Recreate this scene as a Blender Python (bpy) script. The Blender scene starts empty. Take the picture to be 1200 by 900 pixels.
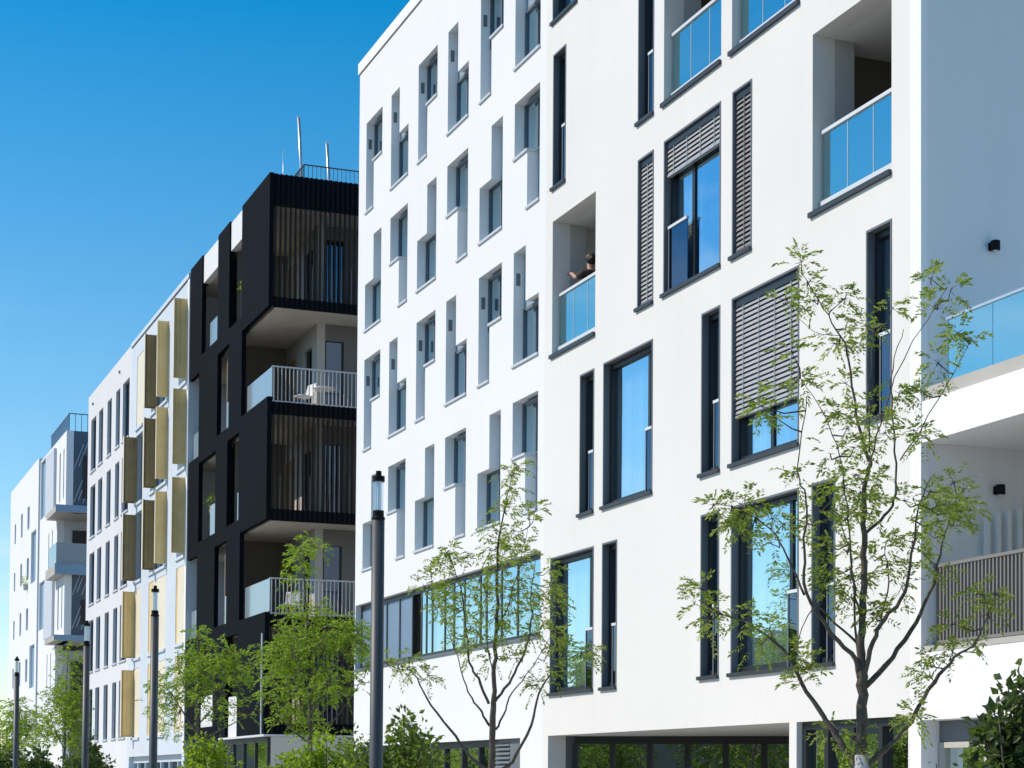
import bpy, bmesh, math, random
from mathutils import Matrix, Vector

# ------------------------------------------------------------------ camera, sky, sun, exposure
S = bpy.context.scene
COL = S.collection
cam_data = bpy.data.cameras.new('camera')
cam = bpy.data.objects.new('camera', cam_data)
COL.objects.link(cam)
# rotation from the vanishing points of the street, the end walls and the plumb lines
CAM_ROT = Matrix(((0.9316820720714349, -0.018328531751199157, -0.36281204707744036),
                  (-0.36320646333317447, -0.027639429386836747, -0.9312986239312165),
                  (0.0070414184426807825, 0.9994499121351782, -0.03240820203744301)))
cam.matrix_world = Matrix.Translation((0, 0, 1.6)) @ CAM_ROT.to_4x4()
cam_data.sensor_width = 36.0
cam_data.lens = 66.0
cam_data.shift_y = 0.33058964664276874
cam_data.clip_start = 0.1
cam_data.clip_end = 6000
S.camera = cam

SUN_EL, SUN_AZ = math.radians(42.0), math.radians(-62.0)      # azimuth from +Y (down the street), clockwise
world = bpy.data.worlds.new("World")
S.world = world
world.use_nodes = True
wn, wl = world.node_tree.nodes, world.node_tree.links
wn.clear()
w_out = wn.new('ShaderNodeOutputWorld')
w_bg = wn.new('ShaderNodeBackground')
w_bg.inputs['Strength'].default_value = 0.15
w_sky = wn.new('ShaderNodeTexSky')
w_sky.sky_type = 'NISHITA'
w_sky.sun_disc = False
w_sky.sun_elevation = SUN_EL
w_sky.sun_rotation = SUN_AZ
w_sky.altitude = 200
w_sky.air_density = 1.0
w_sky.dust_density = 0.2
w_sky.ozone_density = 2.0
w_hs = wn.new('ShaderNodeHueSaturation')
w_hs.inputs['Saturation'].default_value = 1.5
w_hs.inputs['Value'].default_value = 1.03
w_hs.inputs['Hue'].default_value = 0.489
# a few thin clouds low over the horizon
w_tc = wn.new('ShaderNodeTexCoord')
w_map = wn.new('ShaderNodeMapping')
w_map.inputs['Scale'].default_value = (2.2, 2.2, 9.0)
w_noise = wn.new('ShaderNodeTexNoise')
w_noise.inputs['Scale'].default_value = 1.6
w_noise.inputs['Detail'].default_value = 7
w_noise.inputs['Roughness'].default_value = 0.55
w_ramp = wn.new('ShaderNodeValToRGB')
w_ramp.color_ramp.elements[0].position = 0.50
w_ramp.color_ramp.elements[1].position = 0.72
w_sep = wn.new('ShaderNodeSeparateXYZ')
w_low = wn.new('ShaderNodeMapRange')
w_low.inputs['From Min'].default_value = 0.06
w_low.inputs['From Max'].default_value = 0.26
w_low.inputs['To Min'].default_value = 0.75
w_low.inputs['To Max'].default_value = 0.0
w_mul = wn.new('ShaderNodeMath'); w_mul.operation = 'MULTIPLY'
w_mix = wn.new('ShaderNodeMix'); w_mix.data_type = 'RGBA'
w_mix.inputs['B'].default_value = (7.0, 7.4, 8.0, 1)
wl.new(w_tc.outputs['Generated'], w_map.inputs['Vector'])
wl.new(w_map.outputs['Vector'], w_noise.inputs['Vector'])
wl.new(w_noise.outputs['Fac'], w_ramp.inputs['Fac'])
wl.new(w_tc.outputs['Generated'], w_sep.inputs['Vector'])
wl.new(w_sep.outputs['Z'], w_low.inputs['Value'])
wl.new(w_ramp.outputs['Color'], w_mul.inputs[0])
w_side = wn.new('ShaderNodeMapRange')
w_side.inputs['From Min'].default_value = -0.12
w_side.inputs['From Max'].default_value = -0.40
w_hi = wn.new('ShaderNodeMapRange')
w_hi.inputs['From Min'].default_value = 0.14
w_hi.inputs['From Max'].default_value = 0.42
w_hi.inputs['To Min'].default_value = 0.8
w_hi.inputs['To Max'].default_value = 0.0
w_sh = wn.new('ShaderNodeMath'); w_sh.operation = 'MULTIPLY'
w_max = wn.new('ShaderNodeMath'); w_max.operation = 'MAXIMUM'
wl.new(w_sep.outputs['X'], w_side.inputs['Value'])
wl.new(w_sep.outputs['Z'], w_hi.inputs['Value'])
wl.new(w_side.outputs['Result'], w_sh.inputs[0]); wl.new(w_hi.outputs['Result'], w_sh.inputs[1])
wl.new(w_sh.outputs['Value'], w_max.inputs[0]); wl.new(w_low.outputs['Result'], w_max.inputs[1])
wl.new(w_max.outputs['Value'], w_mul.inputs[1])
w_sat = wn.new('ShaderNodeMapRange')          # clearer, deeper blue higher up
w_sat.inputs['From Min'].default_value = 0.03
w_sat.inputs['From Max'].default_value = 0.40
w_sat.inputs['To Min'].default_value = 1.22
w_sat.inputs['To Max'].default_value = 1.53
wl.new(w_sep.outputs['Z'], w_sat.inputs['Value'])
wl.new(w_sat.outputs['Result'], w_hs.inputs['Saturation'])
wl.new(w_sky.outputs['Color'], w_hs.inputs['Color'])
wl.new(w_hs.outputs['Color'], w_mix.inputs['A'])
wl.new(w_mul.outputs['Value'], w_mix.inputs['Factor'])
wl.new(w_mix.outputs['Result'], w_bg.inputs['Color'])
wl.new(w_bg.outputs['Background'], w_out.inputs['Surface'])

sun_data = bpy.data.lights.new('sun', 'SUN')
sun_data.energy = 4.2
sun_data.angle = math.radians(0.53)
sun_data.color = (1.0, 0.88, 0.74)
sun = bpy.data.objects.new('sun', sun_data)
COL.objects.link(sun)
to_sun = Vector((math.sin(SUN_AZ) * math.cos(SUN_EL), math.cos(SUN_AZ) * math.cos(SUN_EL), math.sin(SUN_EL)))
sun.rotation_euler = to_sun.to_track_quat('Z', 'Y').to_euler()
sun.location = to_sun * 80

S.view_settings.view_transform = 'Standard'
S.view_settings.look = 'None'
S.view_settings.gamma = 1
S.view_settings.exposure = 0.0
S.view_settings.use_curve_mapping = False
S.render.engine = 'CYCLES'
S.cycles.max_bounces = 8
S.cycles.transparent_max_bounces = 12
S.cycles.use_denoising = True

# ------------------------------------------------------------------ helpers
class MB:
    """collects shapes and links them as one mesh object"""
    def __init__(self):
        self.v, self.f = [], []

    def face(self, *pts):
        n = len(self.v)
        self.v += [tuple(p) for p in pts]
        self.f.append(tuple(range(n, n + len(pts))))
        return self

    def box(self, x0, x1, y0, y1, z0, z1):
        n = len(self.v)
        self.v += [(x0, y0, z0), (x1, y0, z0), (x1, y1, z0), (x0, y1, z0), (x0, y0, z1), (x1, y0, z1), (x1, y1, z1), (x0, y1, z1)]
        for q in ((0, 3, 2, 1), (4, 5, 6, 7), (0, 1, 5, 4), (1, 2, 6, 5), (2, 3, 7, 6), (3, 0, 4, 7)):
            self.f.append(tuple(n + i for i in q))
        return self

    def obox(self, p, q, t, z0, z1):
        """upright box along the ground line p-q, thickness t"""
        d = (Vector(q) - Vector(p)).normalized()
        s = Vector((-d.y, d.x)) * t / 2
        a = [Vector(p) - s, Vector(q) - s, Vector(q) + s, Vector(p) + s]
        n = len(self.v)
        self.v += [(c.x, c.y, z0) for c in a] + [(c.x, c.y, z1) for c in a]
        for k in ((0, 3, 2, 1), (4, 5, 6, 7), (0, 1, 5, 4), (1, 2, 6, 5), (2, 3, 7, 6), (3, 0, 4, 7)):
            self.f.append(tuple(n + i for i in k))
        return self

    def tube(self, pts, radii, seg=8, caps=True):
        pts = [Vector(p) for p in pts]
        if not hasattr(radii, '__len__'):
            radii = [radii] * len(pts)
        n0 = len(self.v)
        ref = None
        for i, p in enumerate(pts):
            d = (pts[min(i + 1, len(pts) - 1)] - pts[max(i - 1, 0)])
            d = d.normalized() if d.length > 1e-9 else Vector((0, 0, 1))
            if ref is None:
                ref = Vector((1, 0, 0)) if abs(d.x) < .8 else Vector((0, 1, 0))
            u = (ref - d * ref.dot(d)).normalized()
            ref = u
            w = d.cross(u)
            for k in range(seg):
                a = 2 * math.pi * k / seg
                self.v.append(tuple(p + (u * math.cos(a) + w * math.sin(a)) * radii[i]))
        for i in range(len(pts) - 1):
            for k in range(seg):
                a, b = n0 + i * seg + k, n0 + i * seg + (k + 1) % seg
                self.f.append((a, b, b + seg, a + seg))
        if caps:
            self.f.append(tuple(n0 + k for k in reversed(range(seg))))
            e = n0 + (len(pts) - 1) * seg
            self.f.append(tuple(e + k for k in range(seg)))
        return self

    def lathe(self, c, prof, seg=20):
        n0 = len(self.v)
        for r, z in prof:
            for k in range(seg):
                a = 2 * math.pi * k / seg
                self.v.append((c[0] + r * math.cos(a), c[1] + r * math.sin(a), c[2] + z))
        for i in range(len(prof) - 1):
            for k in range(seg):
                a, b = n0 + i * seg + k, n0 + i * seg + (k + 1) % seg
                self.f.append((a, b, b + seg, a + seg))
        return self

    def slab(self, fn, a0, a1, b0, b1, holes, d0, d1):
        """wall slab with rectangular holes (ya, yb, za, zb); fn maps (a, b, depth) to a point"""
        As = sorted({a0, a1} | {min(max(h[i], a0), a1) for h in holes for i in (0, 1)})
        Bs = sorted({b0, b1} | {min(max(h[i], b0), b1) for h in holes for i in (2, 3)})
        def solid(i, j):
            if i < 0 or j < 0 or i >= len(As) - 1 or j >= len(Bs) - 1:
                return False
            ca, cb = (As[i] + As[i + 1]) / 2, (Bs[j] + Bs[j + 1]) / 2
            return not any(min(h[0], h[1]) < ca < max(h[0], h[1]) and h[2] < cb < h[3] for h in holes)
        idx = {}
        def vid(i, j, k):
            if (i, j, k) not in idx:
                idx[(i, j, k)] = len(self.v)
                self.v.append(tuple(fn(As[i], Bs[j], (d0, d1)[k])))
            return idx[(i, j, k)]
        for i in range(len(As) - 1):
            for j in range(len(Bs) - 1):
                if not solid(i, j):
                    continue
                self.f.append((vid(i, j, 0), vid(i, j + 1, 0), vid(i + 1, j + 1, 0), vid(i + 1, j, 0)))
                self.f.append((vid(i, j, 1), vid(i + 1, j, 1), vid(i + 1, j + 1, 1), vid(i, j + 1, 1)))
                if not solid(i - 1, j): self.f.append((vid(i, j, 0), vid(i, j, 1), vid(i, j + 1, 1), vid(i, j + 1, 0)))
                if not solid(i + 1, j): self.f.append((vid(i + 1, j, 0), vid(i + 1, j + 1, 0), vid(i + 1, j + 1, 1), vid(i + 1, j, 1)))
                if not solid(i, j - 1): self.f.append((vid(i, j, 0), vid(i + 1, j, 0), vid(i + 1, j, 1), vid(i, j, 1)))
                if not solid(i, j + 1): self.f.append((vid(i, j + 1, 0), vid(i, j + 1, 1), vid(i + 1, j + 1, 1), vid(i + 1, j + 1, 0)))
        return self

    def build(self, name, mat, parent=None, smooth=False, recalc=False):
        me = bpy.data.meshes.new(name)
        me.from_pydata(self.v, [], self.f)
        if recalc:
            bm = bmesh.new(); bm.from_mesh(me)
            bmesh.ops.recalc_face_normals(bm, faces=bm.faces)
            bm.to_mesh(me); bm.free()
        if smooth:
            for p in me.polygons:
                p.use_smooth = True
        me.materials.append(mat)
        me.update()
        o = bpy.data.objects.new(name, me)
        COL.objects.link(o)
        if parent is not None:
            o.parent = parent
            if parent.type == 'EMPTY':
                o.matrix_parent_inverse = Matrix.Translation(-Vector(parent.location))
        return o


def street_wall(a, b, d):      # a along the street (Y), b up, d into the building
    return (d, a, b)

def end_wall(a, b, d):         # a across (X), b up, d along the street
    return (a, d, b)

def thing(name, loc, label, cat, group=None):
    o = bpy.data.objects.new(name, None)
    o.empty_display_size = 0.3
    COL.objects.link(o)
    o.location = loc
    o['label'] = label
    o['category'] = cat
    if group:
        o['group'] = group
    return o

def tag(o, label=None, cat=None, group=None, kind=None):
    for k, v in (('label', label), ('category', cat), ('group', group), ('kind', kind)):
        if v:
            o[k] = v
    return o

def copy_tree(src, parent=None):
    c = src.copy()
    COL.objects.link(c)
    if parent is not None:
        c.parent = parent
        c.matrix_parent_inverse = src.matrix_parent_inverse
    for ch in list(src.children):
        copy_tree(ch, c)
    return c

# ------------------------------------------------------------------ materials
def mat(name, col, rough=0.7, metal=0.0, var=0.06, scale=1.2, fine=0.0, fine_scale=60, bump=0.0, bump_scale=120, spec=0.5, streak=0.0):
    m = bpy.data.materials.new(name)
    m.use_nodes = True
    n, l = m.node_tree.nodes, m.node_tree.links
    b = n['Principled BSDF']
    b.inputs['Roughness'].default_value = rough
    b.inputs['Metallic'].default_value = metal
    b.inputs['Specular IOR Level'].default_value = spec
    tc = n.new('ShaderNodeTexCoord')
    ns = n.new('ShaderNodeTexNoise')
    ns.inputs['Scale'].default_value = scale
    ns.inputs['Detail'].default_value = 6
    l.new(tc.outputs['Object'], ns.inputs['Vector'])
    mr = n.new('ShaderNodeMapRange')
    mr.inputs['From Min'].default_value = 0.3
    mr.inputs['From Max'].default_value = 0.7
    mr.inputs['To Min'].default_value = 1 - var
    mr.inputs['To Max'].default_value = 1 + var * .4
    l.new(ns.outputs['Fac'], mr.inputs['Value'])
    val = mr.outputs['Result']
    if streak:       # rain streaks that run down the render
        mp = n.new('ShaderNodeMapping')
        mp.inputs['Scale'].default_value = (3.0, 3.0, 0.12)
        l.new(tc.outputs['Object'], mp.inputs['Vector'])
        n2 = n.new('ShaderNodeTexNoise'); n2.inputs['Scale'].default_value = 1.5; n2.inputs['Detail'].default_value = 5
        l.new(mp.outputs['Vector'], n2.inputs['Vector'])
        m2 = n.new('ShaderNodeMapRange')
        m2.inputs['From Min'].default_value = .45; m2.inputs['From Max'].default_value = .75
        m2.inputs['To Min'].default_value = 1; m2.inputs['To Max'].default_value = 1 - streak
        l.new(n2.outputs['Fac'], m2.inputs['Value'])
        mu = n.new('ShaderNodeMath'); mu.operation = 'MULTIPLY'
        l.new(val, mu.inputs[0]); l.new(m2.outputs['Result'], mu.inputs[1])
        val = mu.outputs['Value']
    if fine:
        n3 = n.new('ShaderNodeTexNoise'); n3.inputs['Scale'].default_value = fine_scale; n3.inputs['Detail'].default_value = 3
        l.new(tc.outputs['Object'], n3.inputs['Vector'])
        m3 = n.new('ShaderNodeMapRange')
        m3.inputs['From Min'].default_value = .3; m3.inputs['From Max'].default_value = .7
        m3.inputs['To Min'].default_value = 1 - fine; m3.inputs['To Max'].default_value = 1 + fine
        l.new(n3.outputs['Fac'], m3.inputs['Value'])
        mu = n.new('ShaderNodeMath'); mu.operation = 'MULTIPLY'
        l.new(val, mu.inputs[0]); l.new(m3.outputs['Result'], mu.inputs[1])
        val = mu.outputs['Value']
    vm = n.new('ShaderNodeVectorMath'); vm.operation = 'SCALE'
    vm.inputs[0].default_value = col[:3]
    l.new(val, vm.inputs['Scale'])
    l.new(vm.outputs['Vector'], b.inputs['Base Color'])
    if bump:
        nb = n.new('ShaderNodeTexNoise'); nb.inputs['Scale'].default_value = bump_scale; nb.inputs['Detail'].default_value = 4
        l.new(tc.outputs['Object'], nb.inputs['Vector'])
        bp = n.new('ShaderNodeBump'); bp.inputs['Strength'].default_value = bump; bp.inputs['Distance'].default_value = 0.01
        l.new(nb.outputs['Fac'], bp.inputs['Height'])
        l.new(bp.outputs['Normal'], b.inputs['Normal'])
    return m

def glass_mat(name, refl, fac, trans=(.5, .55, .55), wave=0.015, wave_scale=0.9, rough=0.0):
    """coated window glass: part mirror, part see-through"""
    m = bpy.data.materials.new(name)
    m.use_nodes = True
    n, l = m.node_tree.nodes, m.node_tree.links
    n.remove(n['Principled BSDF'])
    out = n['Material Output']
    g = n.new('ShaderNodeBsdfGlossy'); g.inputs['Color'].default_value = (*refl, 1); g.inputs['Roughness'].default_value = rough
    t = n.new('ShaderNodeBsdfTransparent'); t.inputs['Color'].default_value = (*trans, 1)
    mx = n.new('ShaderNodeMixShader')
    lw = n.new('ShaderNodeLayerWeight'); lw.inputs['Blend'].default_value = 0.35
    mr = n.new('ShaderNodeMapRange')
    mr.inputs['To Min'].default_value = fac * .75; mr.inputs['To Max'].default_value = min(1, fac * 1.3)
    l.new(lw.outputs['Fresnel'], mr.inputs['Value'])
    tc = n.new('ShaderNodeTexCoord')
    ns = n.new('ShaderNodeTexNoise'); ns.inputs['Scale'].default_value = wave_scale; ns.inputs['Detail'].default_value = 2
    l.new(tc.outputs['Object'], ns.inputs['Vector'])
    bp = n.new('ShaderNodeBump'); bp.inputs['Strength'].default_value = wave; bp.inputs['Distance'].default_value = 0.3
    l.new(ns.outputs['Fac'], bp.inputs['Height'])
    l.new(bp.outputs['Normal'], g.inputs['Normal'])
    l.new(mr.outputs['Result'], mx.inputs['Fac'])
    l.new(t.outputs['BSDF'], mx.inputs[1]); l.new(g.outputs['BSDF'], mx.inputs[2])
    l.new(mx.outputs['Shader'], out.inputs['Surface'])
    return m

def leaf_mat(name, dark, light, trans):
    m = bpy.data.materials.new(name)
    m.use_nodes = True
    n, l = m.node_tree.nodes, m.node_tree.links
    b = n['Principled BSDF']
    out = n['Material Output']
    b.inputs['Roughness'].default_value = 0.45
    geo = n.new('ShaderNodeNewGeometry')
    rp = n.new('ShaderNodeValToRGB')
    rp.color_ramp.elements[0].color = (*dark, 1)
    rp.color_ramp.elements[1].color = (*light, 1)
    l.new(geo.outputs['Random Per Island'], rp.inputs['Fac'])
    l.new(rp.outputs['Color'], b.inputs['Base Color'])
    tr = n.new('ShaderNodeBsdfTranslucent')
    vm = n.new('ShaderNodeMix'); vm.data_type = 'RGBA'; vm.blend_type = 'MIX'; vm.inputs['Factor'].default_value = .55
    vm.inputs['B'].default_value = (*trans, 1)
    l.new(rp.outputs['Color'], vm.inputs['A'])
    l.new(vm.outputs['Result'], tr.inputs['Color'])
    mx = n.new('ShaderNodeMixShader'); mx.inputs['Fac'].default_value = 0.5
    l.new(b.outputs['BSDF'], mx.inputs[1]); l.new(tr.outputs['BSDF'], mx.inputs[2])
    l.new(mx.outputs['Shader'], out.inputs['Surface'])
    return m

M_WARM = mat('warm_white_render', (.80, .785, .755), .85, var=.04, scale=.35, fine=.02, fine_scale=90, bump=.15, bump_scale=140, streak=.018)
M_COOL = mat('cool_white_render', (.82, .83, .845), .85, var=.02, scale=.35, fine=.015, fine_scale=90, bump=.1, bump_scale=140, streak=.015)
M_BRIGHT = mat('bright_white_render', (.88, .88, .88), .8, var=.015, scale=.4, bump=.06)
M_ENDW = mat('pale_render', (.80, .81, .82), .85, var=.03, scale=.3, bump=.08, streak=.03)
M_SLATE = mat('slate_metal', (.155, .172, .195), .5, var=.05, spec=.3)
M_BLACKF = mat('black_window_frame', (.018, .019, .022), .4, var=.05)
M_SILL = mat('dark_sill_metal', (.05, .05, .054), .42, metal=.3, var=.08)
M_LSILL = mat('light_sill', (.62, .64, .67), .5, var=.05)
M_INFILL = mat('grey_infill_panel', (.30, .39, .46), .45, var=.05)
M_BLIND = mat('alu_blind', (.50, .49, .48), .38, metal=.35, var=.06)
M_BLIND_D = mat('dark_blind', (.27, .26, .25), .45, metal=.3, var=.06)
M_ALU = mat('white_alu', (.72, .74, .77), .35, var=.03)
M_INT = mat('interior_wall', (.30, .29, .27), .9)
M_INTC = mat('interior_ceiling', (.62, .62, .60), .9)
M_CURT = mat('curtain_cloth', (.82, .88, .82), .9, var=.08, scale=4)
M_BROWN = mat('brown_grey_panel', (.16, .145, .12), .7, var=.1)
M_GREYR = mat('grey_render', (.50, .505, .50), .85, var=.04)
M_CONC = mat('concrete', (.46, .45, .42), .85, var=.12, scale=.8, fine=.05, bump=.1, bump_scale=60)
M_CEIL = mat('white_ceiling', (.86, .86, .84), .85, var=.03)
M_BEIGE = mat('beige_concrete', (.48, .46, .42), .8, var=.08)
M_CHAR = mat('charcoal_panel', (.0058, .0072, .0115), .85, var=.15, scale=.6, streak=.10, spec=.06)
M_BLACK = mat('black_metal', (.006, .006, .007), .6, var=.1, spec=.2)
M_SLAT = mat('brown_black_slat', (.028, .021, .017), .6, var=.1, spec=.2)
M_SLATG = mat('grey_brown_slat', (.22, .205, .19), .5, var=.06)
M_FROST = mat('frosted_glass_panel', (.27, .34, .39), .16, var=.03, spec=.7)
M_WHITEP = mat('white_panel', (.80, .80, .80), .6, var=.03)
M_RAILBAR = mat('light_rail_bar', (.55, .57, .58), .4, metal=.3)
M_WOOD = mat('wood_door', (.34, .20, .09), .55, var=.18, scale=5)
M_GOLD = mat('gold_shutter', (.86, .62, .27), .5, metal=.1, var=.10, scale=2, fine=.06, fine_scale=45)
M_BRONZE = mat('bronze_shutter', (.36, .25, .115), .5, metal=.1, var=.16, scale=2, fine=.12, fine_scale=45)
M_CREAM = mat('cream_shutter', (.84, .75, .58), .5, var=.05, scale=1)
M_PALEB = mat('pale_blue_white_frame', (.66, .72, .79), .6, var=.05, scale=.8, streak=.04)
M_FAR = mat('grey_white_render', (.74, .74, .76), .85, var=.03, scale=.5, streak=.03)
M_FARW = mat('far_white_render', (.84, .85, .86), .85, var=.02, scale=.4)
M_PANELG = mat('pale_grey_panel', (.60, .64, .70), .6, var=.05)
M_BLUEP = mat('blue_grey_panel', (.17, .25, .36), .4, var=.05)
M_BLUEF = mat('blue_fascia', (.24, .38, .53), .5, var=.05)
M_PATT = mat('perforated_metal', (.085, .12, .165), .45, metal=.3, var=.1)
M_LINE = mat('light_metal_line', (.55, .60, .66), .5)
M_STEEL = mat('galvanised_steel', (.62, .64, .66), .35, metal=.7, var=.05)
M_POST = mat('grey_painted_post', (.062, .070, .077), .5, metal=.0, var=.08, scale=3)
M_RODS = mat('lamp_rods', (.75, .78, .80), .3, metal=.4)
M_BARK = mat('bark', (.115, .095, .072), .9, var=.35, scale=14, bump=.5, bump_scale=70)
M_BARKY = mat('young_bark', (.15, .13, .085), .9, var=.3, scale=14, bump=.4, bump_scale=70)
M_SKIN = mat('skin', (.50, .30, .21), .55)
M_HAIR = mat('dark_hair', (.03, .02, .015), .6)
M_SHIRT = mat('dark_brown_shirt', (.05, .032, .026), .85)
M_TROUS = mat('dark_trousers', (.03, .035, .05), .85)
M_POT = mat('pale_pot', (.55, .53, .50), .7)
M_PLAST = mat('white_plastic', (.78, .78, .77), .4)
G_A = glass_mat('coated_glass', (.60, .79, .92), .60, (.93, .97, .95))
G_B = glass_mat('teal_glass', (.66, .85, .92), .66, (.85, .92, .94))
G_RAIL = glass_mat('blue_guard_glass', (.72, 1.0, 1.0), .72, (.30, .45, .60), wave=.01)
G_DARK = glass_mat('dark_blue_glass', (.55, .72, .95), .28, (.10, .13, .18))
G_SHOP = glass_mat('shop_glass', (.88, .97, .97), .62, (.30, .36, .36))
G_LAMP = glass_mat('lamp_glass', (.95, .97, 1.0), .22, (.92, .95, .97), wave=0)
L_ASH = leaf_mat('ash_leaf', (.065, .105, .012), (.25, .33, .05), (.56, .72, .08))
L_BRIGHT = leaf_mat('bright_leaf', (.06, .12, .010), (.24, .36, .030), (.52, .76, .04))
L_SHRUB = leaf_mat('shrub_leaf', (.035, .07, .012), (.12, .18, .028), (.26, .40, .04))
L_DEEP = leaf_mat('deep_leaf', (.025, .05, .015), (.08, .125, .03), (.16, .25, .035))
M_SLABW = mat('warm_concrete_soffit', (.60, .55, .48), .85, var=.1, scale=.8, bump=.08, bump_scale=60)
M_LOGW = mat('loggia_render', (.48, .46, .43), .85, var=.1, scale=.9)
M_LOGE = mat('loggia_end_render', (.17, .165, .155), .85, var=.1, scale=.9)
M_WRAP = mat('pale_trunk_wrap', (.40, .42, .45), .9, var=.2, scale=6)
M_BFRAME = mat('blue_grey_frame', (.12, .15, .19), .5)

# ------------------------------------------------------------------ setting: ground, road, pavement, hills
def sheet(name, x0, x1, y0, y1, z, m):
    o = MB().face((x0, y0, z), (x1, y0, z), (x1, y1, z), (x0, y1, z)).build(name, m)
    return tag(o, kind='structure')

M_GROUND = mat('dry_ground', (.16, .15, .11), .95, var=.3, scale=.1)
M_ASPH = mat('asphalt', (.055, .055, .057), .9, var=.2, scale=.6, fine=.2, fine_scale=80)
M_PAVE = mat('paving', (.50, .485, .46), .85, var=.12, scale=.7, fine=.06)
M_GRASS = mat('planting_soil', (.07, .08, .035), .95, var=.4, scale=1.5)
M_PAINT = mat('road_paint', (.75, .75, .73), .7, var=.1)
M_HILL = mat('wooded_hill', (.035, .055, .05), .95, var=.3, scale=.02)
sheet('ground', -2500, 2500, -2500, 2500, -0.16, M_GROUND)
tag(MB().box(-7.0, 3.4, -60, 320, -0.30, -0.12).build('road', M_ASPH), kind='structure')
tag(MB().box(3.4, 3.6, -60, 320, -0.30, 0.0).build('kerb', M_BEIGE), kind='structure')
tag(MB().box(3.6, 13.6, -60, 320, -0.30, -0.001).build('pavement', M_PAVE), kind='structure')
tag(MB().box(-10.0, -7.0, -60, 320, -0.30, 0.0).build('far_pavement', M_PAVE), kind='structure')
mk = MB()
for i in range(60):
    mk.box(-1.86, -1.74, -40 + i * 6, -37 + i * 6, -.14, -.116)
tag(mk.build('road_marking', M_PAINT), kind='structure')
random.seed(11)
hl = MB()
prev = None
for i in range(106):
    a = math.radians(-155 + i * 2.0)                 # hills far across the street, seen in the windows
    r = 1500
    h = 104 + 34 * math.sin(i * .33) + 16 * math.sin(i * .9 + 1)
    fade = min(1.0, max(0.0, (-math.degrees(a) + 2) / 24))
    h = 14 + 5 * math.sin(i * .8) + (h - 14) * fade * fade * (3 - 2 * fade)     # the hills run out to low ground down the street
    p = (r * math.sin(a), r * math.cos(a))
    q = ((r + 500) * math.sin(a), (r + 500) * math.cos(a))
    row = [(p[0], p[1], -1), (p[0] * 1.08, p[1] * 1.08, h * .6), (p[0] * 1.2, p[1] * 1.2, h), (q[0], q[1], -1)]
    if prev:
        for k in range(3):
            hl.face(prev[k], row[k], row[k + 1], prev[k + 1])
    prev = row
tag(hl.build('hills', M_HILL, smooth=True), kind='structure')

# ------------------------------------------------------------------ shared builders
X0 = 13.0        # the street front all the buildings share

def shell(b, y0, y1, z1, x1, wall_mat, near=True, far=True, floors=(), part_x=17.0, roof_mat=None, near_mat=None, front=13.34):
    """everything of a block behind its street front"""
    MB().box(x1 - .3, x1, y0, y1, 0, z1).build('rear_wall', wall_mat, b)
    MB().box(front, x1 - .3, y0 + .3, y1 - .3, z1 - .65, z1 - .35).build('roof', roof_mat or M_CONC, b)
    if near:
        MB().box(front, x1 - .3, y0 + .002, y0 + .3, 0, z1).build('end_wall', near_mat or wall_mat, b)
    if far:
        MB().box(front, x1 - .3, y1 - .3, y1 - .002, 0, z1).build('end_wall', wall_mat, b)
    if floors:
        fl = MB()
        for z in floors:
            fl.box(front, x1 - .3, y0 + .3, y1 - .3, z - .3, z)
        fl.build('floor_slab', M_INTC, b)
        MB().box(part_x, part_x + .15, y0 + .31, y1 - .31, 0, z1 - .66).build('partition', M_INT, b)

def wavy_curtain(y0, y1, z0, z1, x, amp=.035, pitch=.16):
    m = MB()
    n = max(4, int(abs(y1 - y0) / pitch * 6))
    pts = [(x + amp * math.sin(i * 2 * math.pi / 6) + amp * .4 * math.sin(i * .7), y0 + (y1 - y0) * i / n) for i in range(n + 1)]
    for a, c in zip(pts, pts[1:]):
        m.face((a[0], a[1], z0), (c[0], c[1], z0), (c[0], c[1], z1), (a[0], a[1], z1))
    return m

def blind_mesh(y0, y1, z0, z1, x, pitch=.073):
    m = MB()
    z = z1 - .02
    while z > z0 + .03:
        n = len(m.v)
        # a tilted slat with a lip
        pr = [(x - .032, z - .032), (x - .018, z + .012), (x + .014, z + .040), (x - .010, z + .006), (x - .026, z - .034)]
        for yy in (y0, y1):
            m.v += [(px_, yy, pz) for px_, pz in pr]
        for k in range(5):
            m.f.append((n + k, n + (k + 1) % 5, n + 5 + (k + 1) % 5, n + 5 + k))
        m.f += [(n + 4, n + 3, n + 2, n + 1, n), (n + 5, n + 6, n + 7, n + 8, n + 9)]
        z -= pitch
    w = abs(y1 - y0)
    k = 4 if w > 1 else 1
    for i in range(k):
        yc = min(y0, y1) + w * (i + .5) / k
        m.box(x - .04, x - .034, yc - .008, yc + .008, z0, z1)
    m.box(x - .035, x + .035, min(y0, y1), max(y0, y1), z0, z0 + .035)
    return m

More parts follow.
